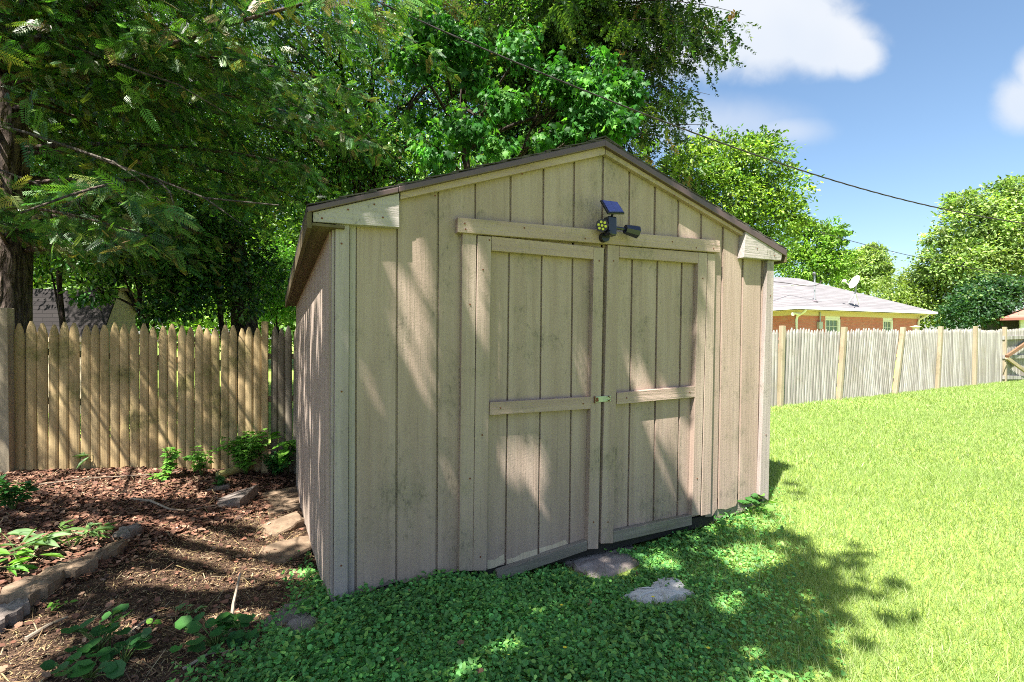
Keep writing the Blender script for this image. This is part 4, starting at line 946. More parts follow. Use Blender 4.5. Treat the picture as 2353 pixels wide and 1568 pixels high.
zs = np.sort(rg.uniform(2.1, 8.2, nb)); lens = 6.4-.40*(zs-2)+rg.normal(0, .6, nb); azs = rg.uniform(-1.62, .62, nb)
zs = np.r_[zs, np.linspace(8.4, 13, 12)]; lens = np.r_[lens, np.linspace(3.2, .8, 12)]; azs = np.r_[azs, rg.uniform(-1.9, 1.9, 12)]
nb2 = 44; z2_ = rg.uniform(2.6, 8, nb2); zs = np.r_[zs, z2_]; lens = np.r_[lens, 5.6-.4*(z2_-2.6)]; azs = np.r_[azs, rg.uniform(.62, 3.5, nb2)]
def hem_path(p):
    px = CX+p[:, 0]/np.maximum(p[:, 1], .05)*FPX; py = CY-(p[:, 2]-HC)/np.maximum(p[:, 1], .05)*FPX
    yl = np.interp(px, [-200, 60, 300, 620, 700, 900, 1150, 1300], [560, 620, 620, 520, 440, 370, 60, -40])
    return (p[:, 1] > .3) & (px > -400) & (py > yl)
FBANDS = [((38,780),(100,940),(180,1075),16), ((105,750),(140,830),(165,900),12), ((185,750),(262,900),(375,1075),19), ((330,780),(400,900),(450,1030),24), ((425,755),(490,870),(560,1010),20), ((520,760),(590,880),(650,1010),16), ((250,750),(300,840),(330,900),10), ((640,760),(660,850),(680,950),14), ((10,880),(40,960),(70,1060),14), ((470,900),(520,980),(560,1060),14)]
ext_ = []
for a_, b_, c_, wd_ in FBANDS:
    for k_ in range(8):
        f_ = rg.uniform(0, 1); q_ = np.array(a_)*(1-f_)**2+2*np.array(b_)*f_*(1-f_)+np.array(c_)*f_*f_; x_, y_ = q_[0]+rg.normal(0, wd_*.4), q_[1]
        s_ = s_of(x_, LA, LD); w_ = LA+LD*s_; z_ = HC+(CY-y_)/FPX*w_[1]; h_ = rg.uniform(2.2, 3.9); ext_.append(np.array([w_[0], w_[1]-.03, z_])-Lv*h_/-Lv[2])
ext_ = np.array(ext_)
def hem_keep(Ps, r):
    # keep the space in front of the wall and over the camera open, as pruned boughs leave it
    px = CX+Ps[:, 0]/np.maximum(Ps[:, 1], .05)*FPX; py = CY-(Ps[:, 2]-HC)/np.maximum(Ps[:, 1], .05)*FPX
    infront = Ps[:, 1] > .3
    yl = np.interp(px, [-200, 60, 300, 620, 700, 900, 1150, 1300], [560, 620, 640, 560, 470, 400, 60, -40])
    ok = ~(infront & (px > -400) & (py > yl+r.normal(0, 35, len(py))))
    g = Ps[:, :2]+Lv[None, :2]*(Ps[:, 2]/-Lv[2])[:, None]       # sprays are taken out below so light falls through in slanting bands
    q = g[:, 0]*.56+g[:, 1]*.83; l = g[:, 0]*.83-g[:, 1]*.56
    band = np.sin(q*2*math.pi/.46+1.3*np.sin(l*2.1)+.8*np.sin(l*4.7+1))+.55*np.sin(q*2*math.pi/.21+2*np.sin(l*3.3))+.5*np.sin(l*2.6+q*1.7)
    thr = np.where(g[:, 0] > -2.3+.0*g[:, 1], .45, np.where(g[:, 1] < 4.4, .1, -.1)); gap = (band > thr) & (g[:, 1] < 6.6) & (g[:, 1] > 1.0)
    ok = ok & ~gap & ~((lit_gap(Ps) | lit_gap(Ps+np.array([.07, -.03, -.07])) | lit_gap(Ps+np.array([.03, -.1, -.05]))) & (r.uniform(0, 1, len(Ps)) > .04))
    near = infront & (Ps[:, 1] < 2.4) & (py > -40) & (px > -100) & (px < 2400)
    return ok & ~near
hem, nh = conifer('hemlock_tree', 'tall conifer with furrowed trunk at the far left, its needled boughs hanging over the fence', (-6.0, 5.7, tz), 15, .21, zs, lens, azs, rg, SPRAY, .14, HEM, extra=ext_, droop=.36, hang=.25, keep=hem_keep, node=.10, sub=.062, bl=.72, tw=.95, ajit=.45)
w = MB()
for pts, r0 in (([(-40,280,5.5),(60,305,5.3),(180,345,5.0),(300,392,4.8),(360,412,4.7),(470,455,4.5),(560,464,4.4),(640,472,4.35)], .019), ([(-60,60,5.6),(120,90,5.2),(244,136,4.8),(320,165,4.5),(410,195,4.3),(520,260,4.2)], .017), ([(180,345,5.0),(260,372,4.7),(330,420,4.5),(400,500,4.4)], .012), ([(360,412,4.7),(390,440,4.6),(402,478,4.55)], .012), ([(470,455,4.5),(520,490,4.3),(560,520,4.2)], .009), ([(-30,380,5.3),(80,420,5.1),(180,470,4.9),(240,560,4.8)], .012)):
    c_ = np.array([P(*q_) for q_ in pts]); w.tube(c_, np.linspace(r0, r0*.3, len(c_)), 8, wob=.05)
w.build('bare_bough', M['bark_grey'], hem, smooth=True, fix=False)
# ---- spruce in the middle
rg = np.random.default_rng(77)
SPR = [((.016,.042,.012), .34), ((.035,.085,.018), .32), ((.09,.17,.03), .21), ((.16,.22,.05), .10), ((.16,.11,.05), .03)]
sb = P(1290, 784, 10.8); nb = 380
zs = rg.uniform(3.6, 15.5, nb); lens = np.interp(zs, [3.6, 5.5, 7.2, 9.2, 12, 16], [2.5, 2.8, 3.3, 3.9, 3.0, .6])*rg.uniform(.82, 1.08, nb); azs = rg.uniform(-math.pi, math.pi, nb)
spruce, n2 = conifer('spruce_tree', 'dark drooping spruce rising behind the shed ridge against the sky', (sb[0], sb[1], float(gz(sb[0], sb[1]))), 17, .26, zs, lens, azs, rg, BUNCH, .50, SPR, droop=.30, hang=.85, node=.20, bl=.6, bark='bark_dark', sub=.14, lift=.05, tw=.6)
# ---- maple with hanging leaves over the shed roof
rg = np.random.default_rng(31)
MAPC = [((.032,.115,.024), .5), ((.06,.185,.036), .33), ((.12,.28,.055), .17)]
mbase = (-.75, 8.0, float(gz(-.75, 8.0)))
mb = [Bp(1000,60,50,6.2), Bp(1065,110,48,6.3), Bp(950,140,45,6.4), Bp(1075,290,58,6.2), Bp(1160,240,40,6.2), Bp(1000,340,48,6.0), Bp(1150,350,40,6.2), Bp(1200,110,50,6.5), Bp(1290,190,55,6.4), Bp(1360,240,60,6.4), Bp(1410,290,50,6.3), Bp(1240,310,32,6.3), Bp(1330,300,38,6.3), Bp(940,270,40,6.6), Bp(1440,200,38,6.5), Bp(1370,160,42,6.5), Bp(1100,180,40,6.4)]
broad('maple_tree', 'maple with bright green hanging leaves just above the shed roof', mbase, mb, 460, 16, .088, None, rg, tmpl=MAPLE, mat='maple_leaf', spread=.24, trunk_r=.09, hang=1.1, shell=.1, cols=MAPC, up=.55, bark='bark_dark', trunk_to=P(1090, 150, 7.2))
# ---- shrubby growth behind the left fence
rg = np.random.default_rng(55)
DOG = [((.02,.07,.014), .38), ((.05,.15,.026), .34), ((.15,.29,.055), .28)]
def shrub(label, px0, Y, blobs, nclus, leaf, cols, name='tall_shrub', per=14, **kw):
    b = P(px0, 784, Y); return broad(name, label, (b[0], b[1], float(gz(b[0], b[1]))), blobs, nclus, per, leaf, None, rg, cols=cols, trunk_r=.05, bark='bark_dark', cat='shrub', **kw)
shrub('small leaved shrub between the conifer trunk and the gambrel barn', 120, 6.9, [Bp(110,530,85,6.9), Bp(190,565,65,6.7), Bp(90,590,50,7.2), Bp(170,480,80,7.2), Bp(250,540,75,7.0), Bp(120,430,80,7.4)], 560, .075, DOG)
shrub('leafy shrub hanging in front of the beige barn gable', 330, 6.2, [Bp(205,665,38,6.2), Bp(360,610,70,6.8), Bp(400,690,55,6.6), Bp(300,550,75,7.0), Bp(440,620,70,6.9), Bp(275,610,40,6.4), Bp(345,720,24,6.3)], 520, .08, DOG)
shrub('dark leaved shrub behind the middle of the left fence', 500, 7.2, [Bp(470,660,75,7.2), Bp(540,600,80,7.4), Bp(430,560,80,7.4), Bp(590,640,60,7.5), Bp(500,500,80,7.6), Bp(560,700,40,7.0)], 520, .075, [((.02,.06,.013), .6), ((.045,.12,.022), .3), ((.1,.2,.035), .1)])
shrub('bright leafy shrub glimpsed between the fence post and the shed eave', 640, 12, [Bp(640,660,50,12), Bp(610,700,45,12), Bp(680,700,45,12), Bp(650,600,50,12.5), Bp(600,640,40,12)], 330, .11, [((.09,.24,.03), .5), ((.16,.34,.05), .5)])
tb = P(552, 784, 7.6); w = MB(); zb = float(gz(tb[0], tb[1])); tt = np.linspace(0, 1, 12)
tr_ = thing('dead_trunk', 'dark old tree trunk behind the middle of the left fence', 'tree', (tb[0], tb[1], zb)); w.tube(np.stack([tb[0]+.1*np.sin(tt*4), tb[1]+0*tt, zb-.1+tt*2.9], 1), np.linspace(.22, .15, 12), 12, wob=.06); w.build('trunk', M['bark_dark'], tr_, smooth=True, fix=False)
gb = 'leafy trees close behind the left fence'
for x, Y, lb_, bl_ in ((170, 9.6, 'leafy tree filling the upper left behind the conifer boughs', [(60,80,120),(220,60,120),(120,220,120),(300,190,120),(40,340,110),(220,340,120),(380,320,110),(120,460,110),(330,450,110),(430,120,110),(480,240,100)]),
                       (740, 9.0, 'leafy tree between the conifer boughs and the maple leaves', [(600,60,120),(760,70,120),(560,200,110),(700,220,120),(850,200,110),(620,340,110),(760,360,110),(880,330,90),(540,440,100),(680,460,90),(900,60,110),(820,420,70),(1000,80,95),(1000,230,90),(1070,390,80),(1110,150,90),(1180,40,90),(1180,300,80),(1250,400,70),(950,420,80)])):
    o = broad('broadleaf_tree', lb_, (P(x,784,Y)[0], Y, float(gz(P(x,784,Y)[0], Y))), [Bp(a, b, r, Y, rg.uniform(-.9, .9)) for a, b, r in bl_], 2300, 18, .082, None, rg, cols=[((.017,.06,.012), .32), ((.05,.16,.025), .32), ((.15,.32,.05), .26), ((.23,.31,.06), .10)], var=.4, trunk_r=.16, bark='bark_dark', spread=.24, shell=.1)
    o['group'] = gb
# ---- distant row closing the view on the left
def far(label, blobs, Y, px0, nclus, leaf, cols, per=22, name='broadleaf_tree', tr=.2, **kw):
    b = P(px0, 784, Y); return broad(name, label, (b[0], b[1], float(gz(b[0], b[1]))), blobs, nclus, per, leaf, None, rg, cols=cols, trunk_r=tr, mat='leaf_far', **kw)
BRI = [((.14,.26,.035), .45), ((.20,.34,.05), .35), ((.08,.17,.03), .2)]; MID = [((.06,.13,.025), .5), ((.11,.20,.035), .5)]; PAL = [((.20,.30,.09), .5), ((.27,.36,.12), .5)]
gl = 'trees standing in a row beyond the left fence'
for i, (x, lb_) in enumerate(((60, 'green tree filling the gap beside the conifer trunk'), (330, 'green tree rising beyond the gambrel barn'), (560, 'green tree behind the dead trunk'), (800, 'tree glimpsed left of the shed roof through the boughs'), (1020, 'tree glimpsed behind the shed roof under the maple leaves'))):
    o = far(lb_, [Bp(x,560,130,21,i % 3), Bp(x-90,640,110,21,i % 2), Bp(x+90,650,110,21,1), Bp(x-40,420,120,22), Bp(x+70,470,110,22), Bp(x,700,100,20), Bp(x-80,735,70,19), Bp(x+70,740,70,19)]+([Bp(x+10,300,110,22)] if i in (1, 2, 3) else []), 21, x, 900, .26, BRI if i % 2 == 0 else MID); o['group'] = gl
# ---- trees right of the shed
rg = np.random.default_rng(66)
far('bright yellow green tree crowding behind the right slope of the shed roof', [Bp(1590,400,70,15), Bp(1665,365,62,15.5), Bp(1725,385,75,16), Bp(1790,440,62,16), Bp(1760,510,75,16), Bp(1660,470,85,15.5), Bp(1560,390,50,14.5), Bp(1815,500,38,16), Bp(1700,560,80,16), Bp(1620,330,32,15), Bp(1745,330,35,16), Bp(1600,520,80,15.5)], 16, 1700, 1300, .125, [((.15,.26,.035), .42), ((.25,.36,.06), .25), ((.06,.13,.024), .33)], tr=.18, spread=.19, var=.42, flatten=.5)
far('green tree standing behind the near end of the brick house roof', [Bp(1862,560,50,34), Bp(1900,530,34,34), Bp(1840,610,55,34), Bp(1895,610,48,34), Bp(1925,545,22,34), Bp(1840,520,25,34), Bp(1930,600,30,34)], 34, 1870, 560, .23, BRI, tr=.22, spread=.2, var=.4, flatten=.5)
far('pale rounded tree beyond the ridge of the brick house', [Bp(1990,610,45,46), Bp(1960,640,45,46), Bp(2015,640,30,46), Bp(2000,585,26,46), Bp(2030,620,16,46)], 46, 1985, 560, .27, PAL, tr=.25, spread=.18, var=.35, flatten=.5)
far('large billowing pale green tree at the right edge of the picture', [Bp(2250,520,75,36), Bp(2320,480,75,36), Bp(2190,610,70,36), Bp(2300,600,90,36), Bp(2370,560,90,36), Bp(2160,600,38,36), Bp(2340,440,40,36), Bp(2210,470,35,36), Bp(2150,545,25,36), Bp(2420,480,90,36), Bp(2240,660,60,36)], 36, 2290, 1700, .27, [((.19,.29,.08), .5), ((.27,.37,.12), .38), ((.08,.15,.04), .12)], tr=.35, spread=.17, var=.42, flatten=.5)
far('dark spreading bush beneath the large tree on the right', [Bp(2240,705,48,31), Bp(2290,690,45,31), Bp(2200,725,35,31), Bp(2260,660,40,31.5), Bp(2320,660,30,31)], 31, 2250, 420, .22, [((.03,.085,.03), .6), ((.05,.12,.04), .3), ((.14,.22,.07), .1)], name='dark_bush', tr=.12)
far('light green bushes between the brick house and the large tree', [Bp(2060,700,50,38), Bp(2120,690,55,38), Bp(2165,715,40,37), Bp(2050,665,35,39), Bp(2140,650,40,38), Bp(2100,640,30,39), Bp(2090,735,40,38)], 38, 2110, 560, .24, [((.18,.27,.06), .6), ((.24,.32,.09), .4)], name='leafy_bush', tr=.12)
# ---- overhead tree behind the viewer that shades the doors and the clover
rg = np.random.default_rng(88)
def ground_pts(poly, n):
    from mathutils.geometry import intersect_point_line
    xs = [p[0] for p in poly]; ys = [p[1] for p in poly]; out = []
    while len(out) < n:
        x, y = rg.uniform(min(xs), max(xs)), rg.uniform(min(ys), max(ys))
        ins = False; j = len(poly)-1
        for i in range(len(poly)):
            if (poly[i][1] > y) != (poly[j][1] > y) and x < (poly[j][0]-poly[i][0])*(y-poly[i][1])/(poly[j][1]-poly[i][1])+poly[i][0]: ins = not ins
            j = i
        if ins: out.append((x, y))
    return out
tgt = []
SH_GROUND = [([(330,1640),(420,1560),(760,1400),(1000,1345),(1300,1340),(1480,1290),(1600,1230),(1700,1200),(1800,1230),(1930,1225),(1900,1330),(1830,1400),(1760,1480),(1650,1530),(1600,1640)], 235)]
for poly, n in SH_GROUND: tgt += [G(x, y) for x, y in ground_pts(poly, n)]
SH_WALL = [([(700,500),(900,440),(1390,330),(1600,480),(1610,640),(1540,900),(1500,1230),(1150,1320),(760,1390)], 290), ([(1600,600),(1740,620),(1740,1000),(1600,1170)], 15)]
for poly, n in SH_WALL: tgt += [FP(x, y) for x, y in ground_pts(poly, n)]
for poly_, n_ in (([(230,1150),(420,1140),(620,1175),(560,1195),(300,1180)],16), ([(250,1212),(430,1202),(560,1232),(640,1247),(500,1250),(300,1235)],16), ([(330,1262),(520,1272),(700,1292),(640,1320),(420,1300)],15), ([(220,1345),(400,1318),(600,1335),(740,1355),(730,1400),(500,1420),(250,1420)],30), ([(80,1490),(350,1455),(600,1445),(640,1600),(50,1600)],20), ([(-20,1170),(130,1160),(200,1200),(-20,1230)],9), ([(430,1110),(560,1100),(670,1110),(660,1135),(480,1130)],9), ([(-30,1400),(60,1330),(190,1290),(230,1300),(80,1420),(-20,1460)],5)):
    tgt += [G(x, y) for x, y in ground_pts(poly_, n_)]
for (t0, t1, n) in ((.05, .28, 16), (.62, .95, 18), (1.25, 1.5, 14), (1.85, 2.2, 16), (2.6, 2.95, 14)):
    for _ in range(n): q_ = A3+Wd*rg.uniform(t0, t1); tgt.append(np.array([q_[0]-.02, q_[1], rg.uniform(-.1, 1.5)]))
tgt = np.array(tgt); hgt = rg.uniform(3.2, 6.6, len(tgt)); hgt[:235] = rg.uniform(4.2, 7.2, 235)
cp = tgt-Lv[None]*(hgt/-Lv[2])[:, None]
for _ in range(12):                                   # lift whatever would hang into the view below the top edge
    py = CY-(cp[:, 2]-HC)/np.maximum(cp[:, 1], .05)*FPX; bad = (cp[:, 1] > .1) & (py > -60); cp[bad] -= Lv*.35
sb = np.array([-3.1, -2.2, 0]); sb[2] = float(gz(sb[0], sb[1]))
st = thing('shade_tree', 'broad leafy tree arching over the viewer and shading the shed doors', 'tree', tuple(sb))
w = MB(); crown_c = np.array([-1.3, .2, 6.0]); tt = np.linspace(0, 1, 12)[:, None]; pth = sb+(crown_c-sb)*tt; pth[:, 2] = sb[2]-.1+(crown_c[2]-sb[2]+.1)*tt[:, 0]**.8; w.tube(pth, np.linspace(.24, .10, 12), 12, wob=.04)
for k in rg.choice(len(cp), 46, replace=False):
    s0 = pth[rg.integers(6, 12)]; e = cp[k]; t2 = np.linspace(0, 1, 8)[:, None]; m2 = (s0+e)/2+[0, 0, .5]; lp_ = s0*(1-t2)**2+2*m2*t2*(1-t2)+e*t2**2
    if lit_gap(lp_).sum() < 1: w.tube(lp_, np.linspace(.035, .008, 8), 5)
w.build('trunk', M['bark'], st, smooth=True, fix=False)
per = 15; N = len(cp)*per; ci = np.repeat(np.arange(len(cp)), per)
pos = cp[ci]+rg.normal(0, .12, (N, 3)); ax = nrmz(rg.normal(0, 1, (N, 3))*[1, 1, .5]+[0, 0, -.5]); nm = nrmz(rg.normal(0, .5, (N, 3))+[0, 0, 1])
py = CY-(pos[:, 2]-HC)/np.maximum(pos[:, 1], .05)*FPX; kk = ~((pos[:, 1] > .05) & (py > -10)); pos, ax, nm = pos[kk], ax[kk], nm[kk]
sd_ = nrmz(np.cross(ax, nm)); cut = lit_gap(pos)
for a_ in (.02, .06, .11):
    for b_ in (-.03, 0, .03): cut |= lit_gap(pos+ax*a_+sd_*b_)
kk = ~(cut & (rg.uniform(0, 1, len(pos)) > 0)); pos, ax, nm = pos[kk], ax[kk], nm[kk]
ch = rg.choice(3, len(pos), p=[c[1] for c in MAPC]); lb = LB(); lb.add(MAPLE, pos, basis(ax, nm), rg.uniform(.10, .16, len(pos)), np.array([c[0] for c in MAPC])[ch]); lb.build('crown', M['leaf'], st)
# a few long twigs of it dip into the top edge of the view
# ------------------------------------------------------------------ grass, clover, leaf litter
M['grass'] = foliage('grass_blades', .45, .45, .35, (1.2, 1.25, .6)); M['clover'] = foliage('clover_leaves', .3, .5, .35, (1.25, 1.4, .5)); M['litter'] = litter_mat('dead_leaves')
rg = np.random.default_rng(404)
def px_of(p): return CX+p[:, 0]/p[:, 1]*FPX, CY-(p[:, 2]-HC)/p[:, 1]*FPX
def in_shed(x, y, m=0.0):
    a = (x-O2[0])*D2[0]+(y-O2[1])*D2[1]; b = (x-O2[0])*N2[0]+(y-O2[1])*N2[1]
    return (a > -m-.12*np.clip(b, 0, 3)/3) & (a < 2.93+m) & (b > -m-.005) & (b < 3.15+m)
def fence_y(x): return np.where(x < 4.07, 4.4+(x+4.4)*.3638, 7.5+(x-4.07)*.505)
def scatter(x0, x1, y0, y1, dens):
    n = int((x1-x0)*(y1-y0)*dens); x = rg.uniform(x0, x1, n); y = rg.uniform(y0, y1, n)
    k = (np.abs(x) < 1.22*y+.6) & (y < fence_y(x)-.03) & ~in_shed(x, y); return x[k], y[k]
def on_stone(p):
    a, b = px_of(p); return (((a-1386)/86)**2+((b-1299)/31)**2 < 1) | (((a-1512)/72)**2+((b-1370)/21)**2 < 1) | (((a-690)/50)**2+((b-1432)/20)**2 < 1)
GR = np.array([(.235,.345,.10), (.295,.395,.125), (.345,.425,.165), (.38,.42,.21)])
lb = LB()
for (y0, y1, dens, wd, h0, h1) in ((1.2, 2.6, 12000, .0026, .025, .07), (2.6, 4.2, 9000, .0033, .025, .065), (4.2, 7, 5000, .0052, .03, .065), (7, 14, 2000, .009, .035, .07)):
    x, y = scatter(-1.3, 16, y0, y1, dens)
    k = x > dirt_edge(y)+rg.normal(0, .06, len(x)); x, y = x[k], y[k]
    d = np.clip((x-(.15+.40*(y-1.4)))/.9, 0, 1); k = rg.uniform(0, 1, len(x)) < .42+.58*d; x, y = x[k], y[k]
    p = np.stack([x, y, gz(x, y)-.004], 1); p = p[~on_stone(p)]; n = len(p)
    patch = .5+.5*np.sin(p[:, 0]*1.9+np.sin(p[:, 1]*1.3)*2)*np.sin(p[:, 1]*2.3+1)
    ax = nrmz(np.stack([rg.normal(0, .45, n), rg.normal(0, .45, n), np.ones(n)], 1)); nm = unit(n, rg)
    h = rg.uniform(h0, h1, n)*(.75+.5*patch); ci = rg.choice(4, n, p=[.25, .38, .27, .10])
    lb.add(BLADE, p, basis(ax, nm), np.stack([np.full(n, wd)*rg.uniform(.7, 1.3, n), h, h], 1), GR[ci]*np.exp(rg.normal(0, .08, (n, 1)))*(.9+.2*patch[:, None]))
tag(lb.build('grass', M['grass']), 'short bright green lawn grass right of the shed', 'grass', kind='stuff')
lb = LB(); CL = np.array([(.075,.235,.06), (.115,.325,.08), (.18,.41,.085), (.25,.46,.10)])
for (y0, y1, dens, s0, s1) in ((1.2, 2.6, 15000, .008, .019), (2.6, 3.8, 12000, .009, .021), (3.8, 6.0, 600, .015, .026)):
    x, y = scatter(-1.5, 7, y0, y1, dens)
    e = dirt_edge(y)-.12*np.clip(2.3-y, 0, 1)
    k = x > e+rg.normal(0, .09, len(x)); x, y = x[k], y[k]
    fd = (x-O2[0])*N2[0]+(y-O2[1])*N2[1]                # minus = in front of the wall
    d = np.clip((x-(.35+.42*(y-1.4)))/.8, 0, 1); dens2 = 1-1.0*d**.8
    k = rg.uniform(0, 1, len(x)) < dens2; x, y, fd, d = x[k], y[k], fd[k], d[k]
    p = np.stack([x, y, gz(x, y)], 1); n = len(p)
    bump = .5+.5*np.sin(x*7+np.sin(y*5))*np.sin(y*8+x*2)
    u_ = (x-O2[0])*D2[0]+(y-O2[1])*D2[1]; atdoor = (u_ > .75) & (u_ < 2.5)
    hgt = rg.uniform(.008, .05, n)*(.6+.8*bump)+np.where(atdoor, .008, .045)*np.exp(-np.abs(fd)/.07)*rg.uniform(.2, 1, n)*(1-d)
    p[:, 2] += hgt*(1-.5*d); kk = ~on_stone(p); p, hgt, d = p[kk], hgt[kk], d[kk]; n = len(p)
    ax = nrmz(np.stack([rg.normal(0, 1, n), rg.normal(0, 1, n), rg.normal(.1, .25, n)], 1)); nm = nrmz(rg.normal(0, .32, (n, 3))+[0, -.12, 1])
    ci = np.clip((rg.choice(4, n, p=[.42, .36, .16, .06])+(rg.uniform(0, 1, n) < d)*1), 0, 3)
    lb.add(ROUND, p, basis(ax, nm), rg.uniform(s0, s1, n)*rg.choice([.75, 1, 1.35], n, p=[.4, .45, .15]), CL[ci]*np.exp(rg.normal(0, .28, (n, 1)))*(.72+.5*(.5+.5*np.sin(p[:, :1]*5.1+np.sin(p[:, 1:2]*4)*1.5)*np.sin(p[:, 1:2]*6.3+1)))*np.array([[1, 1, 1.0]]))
    k2 = rg.choice(n, n//5); lb.add(LEAF, p[k2]+[0, 0, .006], basis(nrmz(ax[k2]+[0, 0, .35]), nm[k2]), rg.uniform(.014, .034, len(k2)), CL[rg.choice(4, len(k2), p=[.5, .3, .15, .05])]*[1.1, .9, .8])
x, y = scatter(-1, 1.6, 1.3, 3.6, 24); k = (x > dirt_edge(y)) & (x < .3+.5*(y-1.4)); x, y = x[k], y[k]; n = len(x); p = np.stack([x, y, gz(x, y)+rg.uniform(.02, .045, n)], 1); p = p[~on_stone(p)]; n = len(p)
lb.add(CURL, p, basis(nrmz(unit(n, rg)*[1, 1, .3]), nrmz(rg.normal(0, .3, (n, 3))+[0, 0, 1])), rg.uniform(.012, .035, n), np.array([(.3, .14, .07), (.38, .27, .14), (.2, .11, .06)])[rg.choice(3, n)])
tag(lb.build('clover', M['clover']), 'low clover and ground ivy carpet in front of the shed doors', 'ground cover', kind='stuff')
# leaf litter
lb = LB(); LI = np.array([(.20,.095,.062), (.27,.15,.10), (.135,.066,.046), (.34,.22,.15), (.08,.045,.033)])
x, y = scatter(-7, -.7, .9, 6, 4200); k = (x < dirt_edge(y)+rg.normal(0, .05, len(x))); x, y = x[k], y[k]
bed = np.clip((fence_y(x)-y)/1.0, 0, 1); path = np.exp(-((x-(-.95-.42*(y-2.1)))/.55)**2)
left = (x < -2.15+.05*(y-2)) & (y < 3.3); keep = rg.uniform(0, 1, len(x)) < np.where(left, .95, np.where((bed < .85) | ((y > 3.2) & (x < -2.1)), .85, .11*(1-.5*path)))
x, y = x[keep], y[keep]; n = len(x); p = np.stack([x, y, gz(x, y)+rg.uniform(.002, .022, n)], 1)
ax = nrmz(np.stack([rg.normal(0, 1, n), rg.normal(0, 1, n), rg.normal(0, .3, n)], 1)); nm = nrmz(rg.normal(0, .4, (n, 3))+[0, 0, 1])
lb.add(CURL, p, basis(ax, nm), rg.uniform(.013, .042, n)*np.where((y > 3.2) | (x < -2.15), 1, .75), LI[rg.choice(5, n, p=[.3, .25, .2, .12, .13])]*np.exp(rg.normal(0, .22, (n, 1))))
tag(lb.build('leaf_litter', M['litter']), 'reddish brown dead leaves covering the bed along the fence', 'leaf litter', kind='stuff')
lb = LB(); NE = np.array([(.40,.31,.15), (.27,.185,.10), (.165,.10,.066), (.085,.054,.038), (.42,.35,.22)])
x, y = scatter(-6, -.6, .9, 5.4, 10000); k = (x < dirt_edge(y)+rg.normal(.03, .06, len(x))); x, y = x[k], y[k]; n = len(x)
p = np.stack([x, y, gz(x, y)+rg.uniform(.002, .012, n)], 1); ax = nrmz(np.stack([rg.normal(0, 1, n), rg.normal(0, 1, n), rg.normal(0, .2, n)], 1)); nm = nrmz(rg.normal(0, .3, (n, 3))+[0, 0, 1])
L = rg.uniform(.009, .024, n)
lb.add(CHIP, p, basis(ax, nm), np.stack([L, L*rg.uniform(.35, .9, n), L], 1), NE[rg.choice(5, n, p=[.13, .2, .3, .3, .07])]*np.exp(rg.normal(0, .2, (n, 1))))
k = rg.choice(n, 900); L = rg.uniform(.06, .16, 900)                     # fine twigs and stems
lb.add(CHIP, p[k]+[0, 0, .012], basis(ax[k], nm[k]), np.stack([L, np.full(900, .014), L*.3], 1), NE[rg.choice([0, 1, 2, 4], 900)])
tag(lb.build('needle_litter', M['litter']), 'fallen yellow and brown needles strewn over the bare soil', 'needles', kind='stuff')

# ------------------------------------------------------------------ single plants
M['stem'] = simple('green_stem', (.09,.14,.03), .6)
def plant(name, label, px, py, h, nstem, nleaf, leaf, tmpl, cols, spread=.12, up=.6, hang=.1, group=None, top=.25, at_=None):
    b = G(px, py) if at_ is None else np.array(at_); root = thing(name, label, 'plant', tuple(b), group); r_ = np.random.default_rng(int(px*7+py)); w = MB(); Ps, Ax = [], []
    for s in range(nstem):
        a = r_.uniform(0, 6.28); sp = spread*r_.uniform(.2, 1); hh = h*r_.uniform(.55, 1); e = b+np.array([math.cos(a)*sp, math.sin(a)*sp, hh]); m = b+np.array([math.cos(a)*sp*.25, math.sin(a)*sp*.25, hh*.65])
        t = np.linspace(0, 1, 7)[:, None]; c = (b-[0, 0, .01])*(1-t)**2+2*m*t*(1-t)+e*t**2; w.tube(c, np.linspace(.0035, .0015, 7)*(1+h), 5)
        k = nleaf; f = r_.uniform(top, 1, k); f[0] = 1
        pos = np.stack([np.interp(f, t[:, 0], c[:, i]) for i in range(3)], 1); an = r_.uniform(0, 6.28, k)
        Ps.append(pos); Ax.append(np.stack([np.cos(an), np.sin(an), r_.normal(.15-hang, .25, k)], 1))
    Ps = np.concatenate(Ps); Ax = nrmz(np.concatenate(Ax)); n = len(Ps); nm = nrmz(np.array([0, -.15, up+.5])+r_.normal(0, .3, (n, 3))); ci = r_.choice(len(cols), n, p=[c[1] for c in cols])
    w.build('stem', M['stem'], root, smooth=True, fix=False); lb = LB(); lb.add(tmpl, Ps+Ax*leaf*.12, basis(Ax, nm), leaf*r_.uniform(.6, 1.2, n), np.array([c[0] for c in cols])[ci]*np.exp(r_.normal(0, .15, (n, 1)))); lb.build('leaves', M['clover'], root); return root
PB = [((.10,.27,.03), .5), ((.17,.36,.05), .5)]; PD = [((.03,.115,.025), .6), ((.05,.17,.03), .4)]; PG = [((.15,.26,.10), .6), ((.10,.2,.06), .4)]
plant('seedling', 'slim maple seedling with bright leaves in front of the mossy pickets', 388, 1100, .36, 4, 18, .07, MAPLE, PB, .07)
plant('seedling', 'pair of short seedlings between the slim seedling and the leafy clump', 462, 1096, .32, 5, 15, .075, MAPLE, PB, .14)
plant('weed_clump', 'large leafy clump growing against the fence near the dark post', 565, 1094, .50, 17, 26, .07, MAPLE, PB, .27)
plant('weed_clump', 'low dark green tangle between the leafy clump and the shed', 632, 1094, .26, 20, 24, .05, LEAF, PD+[], .26)
plant('pokeweed', 'tall plant with big leaves beside the rear corner of the shed', 662, 1090, .62, 3, 9, .19, LEAF, PB, .10, hang=.3, top=.4)
plant('arching_weed', 'arching pale weed drooping over the red leaves by the pickets', 258, 1074, .24, 3, 8, .13, LONG, PG, .22, hang=.4)
